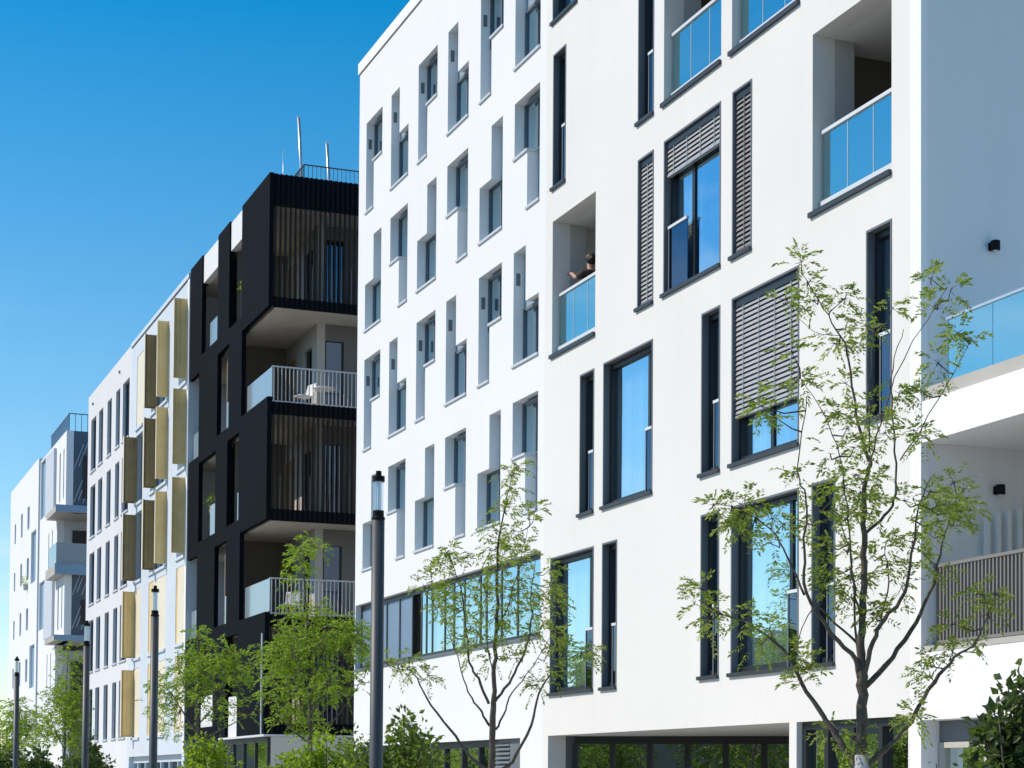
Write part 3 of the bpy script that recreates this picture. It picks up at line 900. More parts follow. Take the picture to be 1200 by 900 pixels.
for k, z in enumerate(ZB):
    h = 2.72 if k < 4 else 2.88
    for ya, yb in ((64.85, 66.42), (68.30, 71.72), (73.42, 74.90)):
        f = MB()
        n = 2 if yb - ya > 2 else 1
        f.box(X0 + .22, X0 + .30, ya, ya + .07, z, z + h).box(X0 + .22, X0 + .30, yb - .07, yb, z, z + h)
        f.box(X0 + .22, X0 + .30, ya + .07, yb - .07, z + h - .08, z + h).box(X0 + .22, X0 + .30, ya + .07, yb - .07, z, z + .08)
        for i in range(1, n + 1):
            yc = ya + (yb - ya) * i / (n + 1)
            f.box(X0 + .22, X0 + .30, yc - .04, yc + .04, z + .08, z + h - .08)
        fo = f.build('window', M_SLATE, we)
        MB().face((X0 + .26, ya, z), (X0 + .26, yb, z), (X0 + .26, yb, z + h), (X0 + .26, ya, z + h)).build('pane', G_A, fo)
        MB().box(X0 - .06, X0 + .2, ya - .05, yb + .05, z - .10, z - .002).build('sill', M_PALEB, fo)
    if k >= 2:
        folded(we, 64.93, z + .04, z + h - .04, M_GOLD, False)
        folded(we, 68.38, z + .04, z + h - .04, M_GOLD, False, .40)
        folded(we, 70.66, z + .04, z + h - .04, M_BRONZE, True)
        if k == 4:
            flush(we, 73.45, 74.87, z, z + h)
        else:
            folded(we, 74.86, z + .04, z + h - .04, M_BRONZE, True, .5)
    else:
        flush(we, 64.87, 66.13, z, z + h)
        flush(we, 68.33, 70.9, z, z + h)
        MB().box(X0 + .02, X0 + .09, 70.95, 71.70, z, z + h).build('flush_shutter', M_GOLD, we)
        MB().box(X0 + .02, X0 + .09, 66.17, 66.40, z, z + h).build('flush_shutter', M_GOLD, we)
        flush(we, 73.45, 74.7, z, z + h)
        folded(we, 74.92, z + .04, z + h - .04, M_GOLD, True)
# street level: grey glazing and panels
gs = MB().box(X0 + .18, X0 + .30, 65.0, 75.6, 2.3, 2.548)
for y in (65.03, 66.6, 68.2, 69.8, 71.4, 73.0, 74.6, 75.56):
    gs.box(X0 + .18, X0 + .30, y - .05, y + .05, 0, 2.3)
gso = gs.build('street_glazing', M_PANELG, we)
MB().face((X0 + .24, 65, 0), (X0 + .24, 75.6, 0), (X0 + .24, 75.6, 2.4), (X0 + .24, 65, 2.4)).build('pane', G_A, gso)

# ------------------------------------------------------------------ plain grey white building with narrow dark windows
F0, F1 = 76.10, 87.64
wf = thing('apartment_building', (X0, F0 + 5, 0), 'plain grey white building with rows of narrow dark blue windows', 'building')
FY = [(85.30, 86.76), (83.35, 84.52), (81.06, 82.18), (78.90, 79.94), (76.62, 78.24)]
FZ = [(3.36, 5.72), (6.52, 8.85), (9.60, 11.92), (12.65, 15.0), (15.67, 18.08)]
fh = [(a, c, z0, z1) for a, c in FY for z0, z1 in FZ]
MB().slab(street_wall, F0, F1, 0, 19.30, fh, X0 + .004, X0 + .34).build('facade', M_FAR, wf)
shell(wf, F0, F1, 19.2, 26, M_FAR, floors=[3.1, 6.3, 9.3, 12.4, 15.4], part_x=16.5, front=X0 + .342)
for a, c in FY:
    for z0, z1 in FZ:
        f = MB()
        f.box(X0 + .12, X0 + .2, a, a + .06, z0, z1).box(X0 + .12, X0 + .2, c - .06, c, z0, z1).box(X0 + .12, X0 + .2, a + .06, c - .06, z1 - .06, z1).box(X0 + .12, X0 + .2, a + .06, c - .06, z0, z0 + .06)
        fo = f.build('window', M_SLATE, wf)
        MB().face((X0 + .16, a, z0), (X0 + .16, c, z0), (X0 + .16, c, z1), (X0 + .16, a, z1)).build('pane', G_DARK, fo)
        MB().box(X0 - .05, X0 + .119, a - .06, c + .06, z0 - .07, z0 - .002).build('sill', M_LSILL, fo)
for y, z in ((86.2, 18.75), (79.0, 18.75)):
    MB().box(X0 - .06, X0 + .003, y - .05, y + .05, z - .05, z + .05).build('overflow_spout', M_SLATE, wf)

# ------------------------------------------------------------------ farthest building with patterned metal corner and balconies
H0, HM, H1 = 94.60, 104.6, 119.0
wh = thing('apartment_building', (X0, H0 + 6, 0), 'farthest white building with diagonally patterned blue metal corner and stacked balconies', 'building')
hh = []
for z0, z1 in ((15.85, 17.25), (12.98, 14.30), (10.05, 11.40), (7.1, 8.5), (4.1, 5.5)):
    hh += [(112.65, 113.5, z0, z1), (109.4, 110.4, z0 + .1, z1), (116, 116.7, z0, z1 - .2)]
for z0, z1 in ((12.65, 15.55), (6.75, 9.15)):
    hh.append((106.3, 108.5, z0, z1))
MB().slab(street_wall, HM + .9, H1, 0, 19.35, hh, X0, X0 + .35).build('facade', M_FARW, wh)
for a, c, z0, z1 in hh:
    MB().box(X0 + .15, X0 + .2, a, c, z0, z1).build('window', M_BLUEP if c - a < 2 else M_BLUEF, wh)
MB().box(X0 + .2, X0 + .5, HM, HM + .9, 0, 19.2).build('recessed_joint', M_BLUEP, wh)
h2 = [(102.2, 104.4, 15.75, 18.9), (102.2, 104.4, 9.7, 12.3), (96.6, 97.05, 15.7, 18.2), (95.3, 95.65, 15.7, 18.2), (96.6, 97.05, 9.2, 11.5), (95.3, 95.65, 9.2, 11.5),
      (H0 - 1, 97.6, 12.30, 14.92), (H0 - 1, 97.6, 5.6, 8.5), (99.2, 99.5, 12.7, 14.6), (100.6, 100.9, 12.7, 14.6), (99.2, 99.5, 5.9, 8.2), (100.6, 100.9, 5.9, 8.2)]
MB().slab(street_wall, H0, HM - .01, 0, 19.0, h2, X0 - .02, X0 + .33).build('bay_front', M_FARW, wh)
for a, c, z0, z1 in h2:
    if a > H0:
        MB().box(X0 + .10, X0 + .15, a, c, z0, z1).build('window', M_BLUEF if c - a > 1 else M_BLUEP, wh)
for z0, z1 in ((15.5, 18.7), (9.0, 12.0)):
    MB().box(X0 - .16, X0 - .022, 98.2, 101.4, z0, z1).build('grey_bay_panel', M_PANELG, wh)
for z0, z1 in ((14.9, 19.0), (8.6, 11.8)):
    pm = MB().box(X0 + .331, 22, H0 + .01, H0 + .26, z0, z1).build('patterned_corner', M_PATT, wh)
    ln = MB()
    for i in range(6):
        xa = X0 + .35 + (i % 3) * .45
        zz = z0 + .5 + (i // 3) * 1.7
        for j in range(2):
            x_, z_ = xa + j * .22, zz + j * .12
            n = len(ln.v)
            ln.v += [(x_, H0 - .015, z_), (x_ + .03, H0 - .015, z_), (x_ + .48, H0 - .015, z_ + 1.25), (x_ + .45, H0 - .015, z_ + 1.25),
                     (x_, H0 + .012, z_), (x_ + .03, H0 + .012, z_), (x_ + .48, H0 + .012, z_ + 1.25), (x_ + .45, H0 + .012, z_ + 1.25)]
            ln.f += [(n, n + 1, n + 2, n + 3), (n, n + 3, n + 7, n + 4), (n + 1, n + 5, n + 6, n + 2)]
    ln.build('pattern_strip', M_LINE, pm)
    MB().box(13.78, 15.2, H0 - .02, H0 + .012, z0 + .75, z1 - 1.2).build('corner_window', M_BLACKF, pm)
for z in (12.30, 5.6):
    MB().box(X0 + .331, 22, 97.6, 97.85, z, z + 2.62).build('balcony_back_wall', M_PANELG, wh)
    MB().box(X0 + .75, 20, 97.5, 97.598, z, z + 2.1).build('balcony_window', M_BLACKF, wh)
for z0, z1 in ((14.9, 15.2), (11.80, 12.28), (8.5, 8.75)):
    MB().box(X0 - .52, 22, H0 - .3, 98.0, z0, z1).build('balcony_slab', M_BEIGE, wh)
    MB().box(X0 - .55, 22, H0 - .36, H0 - .302, z0 - .02, z1 + .03).build('slab_fascia', M_BLUEF, wh)
MB().face((X0 - .48, H0 - .25, 12.3), (22, H0 - .25, 12.3), (22, H0 - .25, 13.35), (X0 - .48, H0 - .25, 13.35)).build('balcony_guard', M_FROST, wh)
MB().face((X0 - .48, H0 - .25, 12.3), (X0 - .48, 97, 12.3), (X0 - .48, 97, 13.35), (X0 - .48, H0 - .25, 13.35)).build('balcony_guard', M_FROST, wh)
MB().box(X0 + .34, 22, 98.0, H1, 18.6, 18.9).build('roof', M_CONC, wh)
MB().box(21.7, 22, H0 + .3, H1, 0, 19).build('rear_wall', M_FARW, wh)
MB().box(X0 + .36, 21.6, H1 - .3, H1, 0, 19.3).build('end_wall', M_FARW, wh)
MB().box(X0 + .34, 21.6, 98.2, 98.5, 0, 18.5).build('cross_wall', M_INT, wh)
rl = MB()
x = X0 + .1
while x < 21:
    rl.box(x, x + .03, H0 + .1, H0 + .13, 19.0, 19.85); x += .3
y = H0 + .1
while y < 101.5:
    rl.box(X0 + .1, X0 + .13, y, y + .03, 19.0, 19.85); y += .3
rl.box(X0 + .1, 21, H0 + .09, H0 + .14, 19.85, 19.9).box(X0 + .09, X0 + .14, H0 + .1, 101.5, 19.85, 19.9)
rl.build('roof_railing', M_BLUEP, wh)

# ------------------------------------------------------------------ street lamps
def lamp_parts(t, x, y, H=4.53):
    MB().lathe((x, y, 0), [(.0, 0), (.13, 0), (.13, .03), (.085, .05), (.064, .9), (.060, H - .46), (.0, H - .46)], 20).build('post', M_POST, t, smooth=True)
    MB().lathe((x, y, 0), [(.0, H - .46), (.064, H - .46), (.064, H - .44), (.053, H - .43), (.053, H - .375), (0, H - .375)], 20).build('collar', M_BLACK, t)
    MB().lathe((x, y, 0), [(.050, H - .375), (.050, H - .10)], 20).build('lamp_glass', G_LAMP, t, smooth=True)
    r = MB()
    for k in range(4):
        a = k * math.pi / 2 + .4
        r.tube([(x + .03 * math.cos(a), y + .03 * math.sin(a), H - .375), (x + .03 * math.cos(a), y + .03 * math.sin(a), H - .10)], .006, 6)
    r.tube([(x, y, H - .375), (x, y, H - .10)], .014, 8)
    r.build('lamp_core', M_RODS, t)
    MB().lathe((x, y, 0), [(.0, H - .10), (.058, H - .10), (.058, H - .05), (.027, H - .044), (.026, H), (0, H)], 20).build('lamp_cap', M_BLACK, t)
lamp = thing('street_lamp', (5.2, 16.85, 0), 'dark cylindrical street lamp standing before the cool white building', 'lamp', 'street lamps along the pavement')
lamp_parts(lamp, 5.2, 16.85)
for y, lb in ((28.14, 'dark street lamp standing before the gold shuttered building'), (34.87, 'dark street lamp by the corner between narrow windowed and farthest buildings'),
              (45.78, 'smallest street lamp before the far white building at the street end')):
    c = copy_tree(lamp)
    c.location = (5.2, y, 0)
    c['label'] = lb

# ------------------------------------------------------------------ wall lamps on the pale end wall
def wall_lamp(x, y, z, lb):
    t = thing('wall_lamp', (x, y, z), lb, 'wall lamp', 'black wall lamps on the end wall')
    MB().box(x - .045, x + .045, y - .02, y, z - .05, z + .05).build('mounting_plate', M_BLACK, t)
    MB().lathe((x, y - .085, z), [(0, -.062), (.052, -.062), (.06, -.055), (.06, .055), (.052, .062), (0, .062)], 18).build('lamp_body', M_BLACK, t)
    MB().lathe((x, y - .085, z), [(0, -.066), (.035, -.066), (.035, -.061)], 14).build('lens', M_RODS, t)
wall_lamp(14.03, A0 - .006, 8.36, 'black wall lamp above the roof terrace glass railing')
wall_lamp(14.10, A0 - .006, 5.30, 'black wall lamp inside the slatted balcony below the terrace')

# ------------------------------------------------------------------ roof poles and aerial
def roof_pole(x, y, z0, z1, lean, r, lb, m=M_STEEL):
    t = thing('roof_pole', (x, y, z0), lb, 'pole', 'thin poles on the charcoal roof')
    MB().tube([(x, y, z0), (x - lean * .5, y, (z0 + z1) / 2), (x - lean, y, z1)], [r, r * .95, r * .85], 10).build('shaft', m, t, smooth=True)
    MB().lathe((x - lean, y, z1), [(r * .85, -.02), (r, 0), (r, .03), (0, .05)], 10).build('tip', m, t)
    MB().box(x - .12, x + .12, y - .12, y + .12, z0, z0 + .05).build('base_plate', m, t)
roof_pole(14.79, 56, 18.9, 22.15, .20, .055, 'tall silver pole leaning slightly on charcoal roof, nearest the street')
roof_pole(15.67, 56, 18.9, 21.47, .17, .055, 'shorter silver pole leaning on charcoal roof behind the railing')
roof_pole(14.13, 56, 18.9, 21.05, .02, .012, 'hair thin aerial rod on charcoal roof edge')

# ------------------------------------------------------------------ people
def skin_body(name, verts, edges, radii, m, parent=None, sub=2):
    me = bpy.data.meshes.new(name)
    me.from_pydata(verts, edges, [])
    o = bpy.data.objects.new(name, me)
    COL.objects.link(o)
    md = o.modifiers.new('skin', 'SKIN')
    sk = me.skin_vertices[0].data if me.skin_vertices else None
    if sk is None:
        bm = bmesh.new(); bm.from_mesh(me)
        bm.verts.layers.skin.verify()
        bm.to_mesh(me); bm.free()
        sk = me.skin_vertices[0].data
    for i, r in enumerate(radii):
        sk[i].radius = (r, r) if not isinstance(r, tuple) else r
        sk[i].use_root = (i == 0)
    ms = o.modifiers.new('subd', 'SUBSURF'); ms.levels = sub; ms.render_levels = sub
    me.materials.append(m)
    if parent is not None:
        o.parent = parent
        if parent.type == 'EMPTY':
            o.matrix_parent_inverse = Matrix.Translation(-Vector(parent.location))
    return o

PX, PY, PZ = 13.48, 30.82, 9.40        # stands behind the guard of the balcony, faces along the street (+Y)
pr = thing('person', (PX, PY, PZ), 'person in dark brown top standing at the balcony rail with raised arm', 'person')
def P(x, y, z): return (PX + x, PY + y, PZ + z)
V = [P(0, 0, .93), P(0, 0, 1.12), P(0, .01, 1.32), P(0, .01, 1.42), P(0, .02, 1.50), P(0, .045, 1.60), P(0, .05, 1.70),       # 0..6 pelvis to crown
     P(-.18, 0, 1.38), P(-.22, .20, 1.36), P(-.20, .40, 1.48), P(-.20, .47, 1.51),                                          # 7..10 raised arm
     P(.18, 0, 1.38), P(.22, .02, 1.12), P(.20, .14, .92), P(.20, .18, .86),                                                # 11..14 hanging arm
     P(-.10, 0, .88), P(-.10, .02, .48), P(-.10, 0, .07), P(-.10, .14, .035),                                               # 15..18 leg
     P(.10, 0, .88), P(.10, .02, .48), P(.10, 0, .07), P(.10, .14, .035)]
Ed = [(0, 1), (1, 2), (2, 3), (3, 4), (4, 5), (5, 6), (3, 7), (7, 8), (8, 9), (9, 10), (3, 11), (11, 12), (12, 13), (13, 14), (0, 15), (15, 16), (16, 17), (17, 18), (0, 19), (19, 20), (20, 21), (21, 22)]
Rd = [(.15, .11), (.14, .10), (.16, .11), (.10, .09), .055, (.078, .09), (.06, .075), .06, .045, .036, .03, .06, .045, .036, .03, .085, .06, .042, .035, .085, .06, .042, .035]
for base, s in ((10, 1), (14, -1)):
    bx, by, bz = [V[base][i] - (PX, PY, PZ)[i] for i in range(3)]
    for k, (dx, ln) in enumerate(((-.028, .065), (-.010, .08), (.010, .075), (.028, .06), (.04, .045))):
        n = len(V)
        if s > 0:
            V += [P(bx + dx, by + .05, bz + .01), P(bx + dx * 1.1, by + .05 + ln, bz - .005)]
        else:
            V += [P(bx + dx, by + .03, bz - .04), P(bx + dx * 1.1, by + .04, bz - .04 - ln)]
        Ed += [(base, n), (n, n + 1)]
        Rd += [.010, .008]
body = skin_body('body', V, Ed, Rd, M_SKIN, pr)
skin_body('shirt', [P(0, 0, .90), P(0, 0, 1.12), P(0, .01, 1.32), P(0, .01, 1.43), P(-.18, 0, 1.385), P(-.21, .14, 1.365), P(.18, 0, 1.385), P(.21, .015, 1.2)],
          [(0, 1), (1, 2), (2, 3), (3, 4), (4, 5), (3, 6), (6, 7)], [(.17, .125), (.158, .118), (.178, .128), (.112, .10), .074, .062, .074, .062], M_SHIRT, pr)
skin_body('trousers', [P(0, 0, .97), P(-.10, 0, .86), P(-.10, .02, .48), P(-.10, 0, .10), P(.10, 0, .86), P(.10, .02, .48), P(.10, 0, .10)],
          [(0, 1), (1, 2), (2, 3), (0, 4), (4, 5), (5, 6)], [(.168, .125), .105, .078, .062, .105, .078, .062], M_TROUS, pr)
hr = bmesh.new()
bmesh.ops.create_icosphere(hr, subdivisions=3, radius=1)
for v in hr.verts:
    v.co = Vector((PX + v.co.x * .098, PY + .025 + v.co.y * .112 - (.02 if v.co.z < 0 else 0), PZ + 1.69 + v.co.z * (.10 if v.co.z > 0 else .13)))
bmesh.ops.delete(hr, geom=[v for v in hr.verts if v.co.z < PZ + 1.66 and v.co.y > PY + .06], context='VERTS')
hme = bpy.data.meshes.new('hair'); hr.to_mesh(hme); hr.free(); hme.materials.append(M_HAIR)
ho = bpy.data.objects.new('hair', hme); COL.objects.link(ho); ho.parent = pr; ho.matrix_parent_inverse = Matrix.Translation(-Vector(pr.location))
fc = MB()
fc.tube([P(0, .128, 1.625), P(0, .158, 1.590), P(0, .135, 1.582)], [.010, .016, .012], 6)
fc.build('nose', M_SKIN, pr, smooth=True)
ey = MB()
for s in (-1, 1):
    ey.tube([P(s * .033, .118, 1.625), P(s * .033, .134, 1.625)], [.014, .008], 6)
ey.build('eyes', M_HAIR, pr)
MB().tube([P(-.025, .122, 1.545), P(0, .135, 1.543), P(.025, .122, 1.545)], .006, 6).build('mouth', M_SHIRT, pr)

# ------------------------------------------------------------------ balcony furniture and plants
def chair(x, y, z, rz, lb):
    t = thing('balcony_chair', (x, y, z), lb, 'chair', 'white chairs on the charcoal building balcony')
    c, s = math.cos(rz), math.sin(rz)
    def w(px_, py_, pz_): return (x + px_ * c - py_ * s, y + px_ * s + py_ * c, z + pz_)
    def slab_(p0, p1, w_, th):     # a curved board between two points
        m = MB()
        m.v += [w(-w_, p0[0], p0[1]), w(w_, p0[0], p0[1]), w(w_, p1[0], p1[1]), w(-w_, p1[0], p1[1])]
        m.v += [w(-w_, p0[0] + th, p0[1] - th), w(w_, p0[0] + th, p0[1] - th), w(w_, p1[0] + th, p1[1] - th), w(-w_, p1[0] + th, p1[1] - th)]
        m.f += [(0, 1, 2, 3), (7, 6, 5, 4), (0, 4, 5, 1), (1, 5, 6, 2), (2, 6, 7, 3), (3, 7, 4, 0)]
        return m
    slab_((-.22, .44), (.22, .46), .23, .03).build('seat', M_PLAST, t)
    slab_((-.22, .46), (-.32, .86), .22, .03).build('backrest', M_PLAST, t)
    for a, b_ in ((-.19, -.19), (.19, -.19), (-.19, .19), (.19, .19)):
        MB().tube([w(a, b_, .44), w(a * 1.15, b_ * 1.15, 0)], [.016, .012], 8).build('leg', M_PLAST, t)
chair(14.35, 54.15, 12.65, 1.9, 'white chair on the open balcony of the charcoal building, turned sideways')
tb = thing('balcony_table', (14.95, 54.1, 12.65), 'small white table behind the bars of the charcoal building balcony', 'table')
MB().lathe((14.95, 54.1, 12.65), [(0, .69), (.34, .69), (.35, .71), (.34, .73), (0, .73)], 20).build('tabletop', M_PLAST, tb)
MB().lathe((14.95, 54.1, 12.65), [(.0, 0), (.2, 0), (.2, .02), (.025, .04), (.025, .69)], 12).build('pedestal', M_PLAST, tb)
chair(14.05, 54.3, 6.42, 2.6, 'white chair on the lower open balcony of the charcoal building')

def leafball(c, r, n, ln, rnd, sq=1.0):
    m = MB()
    for _ in range(n):
        d = Vector((rnd.gauss(0, 1), rnd.gauss(0, 1), rnd.gauss(0, 1))).normalized()
        p = Vector(c) + Vector((d.x * r, d.y * r, d.z * r * sq)) * rnd.random() ** .4
        add_leaf(m, p, (d + Vector((0, 0, .3))).normalized(), ln * rnd.uniform(.7, 1.3), .45, rnd)
    return m

def add_leaf(m, p, d, ln, wr, rnd):
    s = d.cross(Vector((rnd.gauss(0, 1), rnd.gauss(0, 1), rnd.gauss(0, 1))))
    if s.length < 1e-4:
        return
    s.normalize()
    nrm = s.cross(d)
    w = ln * wr * .5
    tip = p + d * ln - nrm * ln * .12
    mid = p + d * ln * .45
    n = len(m.v)
    m.v += [tuple(p), tuple(mid + s * w + nrm * w * .3), tuple(tip), tuple(mid - s * w + nrm * w * .3), tuple(mid)]
    m.f += [(n, n + 1, n + 4), (n + 1, n + 2, n + 4), (n + 2, n + 3, n + 4), (n + 3, n, n + 4)]

def potted(x, y, z, r, lb, seed, ln=.09):
    rnd = random.Random(seed)
    t = thing('potted_plant', (x, y, z), lb, 'plant', 'potted plants on balconies')
    MB().lathe((x, y, z), [(0, 0), (.12, 0), (.16, .30), (.175, .30), (.175, .34), (.15, .34), (.14, .31), (0, .31)], 16).build('pot', M_POT, t)
    leafball((x, y, z + .34 + r * .8), r, 150, ln, rnd, .8).build('foliage', L_BRIGHT, t)
    MB().tube([(x, y, z + .3), (x, y, z + .5)], .01, 6).build('stem', M_BARK, t)
potted(13.42, 57.55, 16.55, .30, 'green plant in pale pot at the top storey opening of the charcoal building', 3)
potted(13.42, 62.1, 10.35, .34, 'yellow green plant in pot behind the frosted guard on charcoal building', 4)
potted(13.45, 60.4 - .9, 6.42, .25, 'small plant low in the narrow opening of the charcoal building', 5, .07)
potted(12.9, 109.9, 12.45, .28, 'lone balcony plant on the farthest white building', 6)

# ------------------------------------------------------------------ trees
VIEW_F = Vector((0.363003, 0.931788, 0))
VIEW_R = Vector((0.931788, -0.363003, 0))
T1_LOC=(8.50,13.68)
T1_LIMBS=[[(0.0,0.0,0.12,0.1),(0.0,0.0,1.03,0.095),(0.0,0.0,1.75,0.085),(0.0,0.0,2.18,0.078),(-0.0,0.0,2.52,0.072),(-0.01,0.0,2.71,0.06),(-0.0,0.0,3.0,0.052),(0.01,0.0,3.39,0.045),(0.01,0.0,3.72,0.04),(0.02,0.0,4.11,0.034),(0.06,0.0,4.32,0.03),(0.04,0.0,4.41,0.028),(-0.05,0.0,4.74,0.02),(-0.12,0.0,5.22,0.015),(-0.18,0.0,5.42,0.012),(-0.34,0.0,5.66,0.008),(-0.51,0.0,5.94,0.005)],[(0.03,0.0,3.74,0.024),(0.21,0.06,3.9,0.022),(0.3,0.11,4.09,0.018),(0.32,0.18,4.36,0.015),(0.31,0.3,4.85,0.011),(0.34,0.4,5.23,0.008),(0.45,0.49,5.6,0.005)],[(0.02,0.0,2.54,0.04),(0.07,-0.08,2.81,0.034),(0.16,-0.14,3.0,0.03),(0.31,-0.22,3.22,0.024),(0.37,-0.35,3.63,0.017),(0.39,-0.44,3.92,0.01),(0.47,-0.51,4.14,0.006)],[(0.03,0.0,2.44,0.045),(0.27,0.07,2.69,0.036),(0.48,0.15,3.0,0.03),(0.65,0.22,3.34,0.022),(0.74,0.29,3.68,0.015),(0.87,0.37,4.05,0.008),(1.0,0.41,4.22,0.005)],[(0.01,0.0,1.75,0.05),(0.25,-0.08,1.98,0.036),(0.41,-0.15,2.2,0.032),(0.55,-0.23,2.47,0.028),(0.72,-0.29,2.67,0.02),(0.89,-0.35,2.82,0.012),(1.01,-0.45,3.2,0.006)],[(-0.02,0.0,2.51,0.042),(-0.07,-0.03,2.67,0.036),(-0.27,-0.09,2.88,0.03),(-0.49,-0.17,3.21,0.024),(-0.52,-0.24,3.55,0.018),(-0.53,-0.33,3.99,0.013),(-0.6,-0.37,4.2,0.009),(-0.55,-0.49,4.8,0.006)],[(-0.49,0.0,3.21,0.018),(-0.62,0.11,3.55,0.014),(-0.76,0.2,3.8,0.011),(-1.01,0.29,3.98,0.007),(-1.22,0.35,4.03,0.004)],[(-0.01,0.0,1.71,0.055),(-0.18,0.06,1.98,0.045),(-0.31,0.11,2.19,0.038),(-0.48,0.18,2.47,0.03),(-0.63,0.24,2.76,0.024),(-0.89,0.31,2.97,0.014),(-1.16,0.37,3.08,0.007)],[(-0.01,0.0,2.75,0.024),(-0.06,0.03,2.83,0.02),(-0.24,0.1,3.0,0.016),(-0.38,0.16,3.12,0.01),(-0.54,0.28,2.76,0.005)],[(-0.02,0.0,3.05,0.02),(-0.1,-0.09,3.34,0.016),(-0.13,-0.16,3.55,0.014),(-0.18,-0.27,3.92,0.01),(-0.26,-0.39,4.32,0.008),(-0.4,-0.49,4.64,0.006),(-0.62,-0.6,4.93,0.004)],[(-0.03,0.0,2.69,0.02),(-0.07,0.09,3.27,0.014),(-0.09,0.14,3.63,0.01),(-0.26,0.22,4.13,0.006)],[(0.06,0.0,4.43,0.014),(0.08,0.11,4.72,0.011),(0.11,0.26,5.08,0.008),(0.18,0.47,5.6,0.005)],[(0.06,0.0,4.32,0.014),(0.14,-0.1,4.65,0.01),(0.29,-0.26,5.16,0.007),(0.61,-0.45,5.71,0.004)],[(0.32,0.0,4.36,0.01),(0.54,-0.15,4.72,0.007),(0.83,-0.38,5.31,0.004)],[(0.16,0.0,3.0,0.014),(0.25,0.11,3.34,0.01),(0.23,0.19,3.63,0.006)],[(-0.18,0.0,5.42,0.006),(-0.4,0.08,5.48,0.004),(-0.64,0.21,5.75,0.003)]]
T1_CLUMPS=[(-0.54,6.01,0.17,11),(-0.62,5.77,0.17,11),(-0.4,5.75,0.17,11),(-0.45,5.88,0.17,11),(-0.19,5.68,0.17,11),(-0.11,5.58,0.17,11),(-0.18,5.43,0.17,11),(-0.08,5.34,0.17,11),(0.29,5.71,0.17,11),(0.47,5.78,0.17,11),(0.61,5.66,0.17,11),(0.14,5.65,0.17,11),(0.54,5.56,0.17,11),(0.71,5.34,0.17,11),(0.82,5.34,0.17,11),(0.54,5.09,0.17,11),(-0.71,5.11,0.17,11),(-0.62,4.87,0.17,11),(-0.76,4.86,0.17,11),(-0.93,4.71,0.17,11),(-0.8,4.64,0.17,11),(-0.33,4.64,0.17,11),(-0.18,4.79,0.17,11),(0.14,4.86,0.17,11),(0.11,4.7,0.17,11),(-0.22,4.53,0.17,11),(-0.0,4.5,0.17,11),(0.25,4.65,0.17,11),(0.5,4.94,0.17,11),(0.42,4.61,0.17,11),(0.47,4.5,0.17,11),(-0.11,5.05,0.17,11),(0.36,4.98,0.17,11),(-1.22,4.02,0.17,11),(-1.07,4.0,0.17,11),(-0.94,4.09,0.17,11),(-0.83,3.99,0.17,11),(-0.65,3.83,0.17,11),(-0.76,3.66,0.17,11),(-0.87,3.88,0.17,11),(-0.98,3.8,0.17,11),(-0.36,3.97,0.17,11),(-0.26,4.13,0.17,11),(-0.18,3.84,0.17,11),(-0.29,3.63,0.17,11),(-0.07,4.21,0.17,11),(0.14,4.21,0.17,11),(0.27,3.96,0.17,11),(0.43,3.99,0.17,11),(0.58,3.92,0.17,11),(0.76,4.03,0.17,11),(0.94,4.11,0.17,11),(0.83,4.21,0.17,11),(0.88,3.92,0.17,11),(0.68,3.84,0.17,11),(0.54,3.78,0.17,11),(0.36,3.63,0.17,11),(0.27,3.49,0.17,11),(0.58,3.6,0.17,11),(0.68,3.42,0.17,11),(-0.18,4.1,0.17,11),(-0.36,3.81,0.17,11),(-0.25,3.45,0.17,11),(-0.07,3.92,0.17,11),(-0.07,3.63,0.17,11),(0.11,3.56,0.17,11),(0.07,3.41,0.17,11),(0.14,3.99,0.17,11),(-1.34,3.26,0.17,11),(-1.19,3.15,0.17,11),(-1.37,3.18,0.17,11),(-1.26,3.04,0.17,11),(-0.94,3.03,0.17,11),(-0.76,2.94,0.17,11),(-0.83,2.83,0.17,11),(-0.47,2.65,0.17,11),(-0.52,2.76,0.17,11),(1.01,3.2,0.17,11),(0.86,3.16,0.17,11),(0.97,3.02,0.17,11),(0.72,2.95,0.17,11),(0.56,2.69,0.17,11),(0.71,2.71,0.17,11),(0.86,2.82,0.17,11),(0.5,2.51,0.17,11),(-0.49,2.5,0.17,11),(0.29,3.27,0.17,11),(0.22,3.09,0.17,11),(0.07,3.05,0.17,11),(-0.11,3.19,0.17,11),(-0.29,3.26,0.17,11),(-0.07,3.41,0.17,11),(-0.07,2.0,0.17,11),(-0.18,2.07,0.17,11),(0.36,2.15,0.17,11),(0.47,2.2,0.17,11),(-0.62,4.2,0.17,11),(-0.15,4.39,0.17,11),(-0.0,4.1,0.17,11),(-0.36,4.32,0.17,11),(-1.01,3.91,0.17,11),(-0.71,3.91,0.17,11),(0.25,3.7,0.17,11),(0.65,4.0,0.17,11),(1.01,4.0,0.17,11)]
T2_LOC=(8.50,22.53)
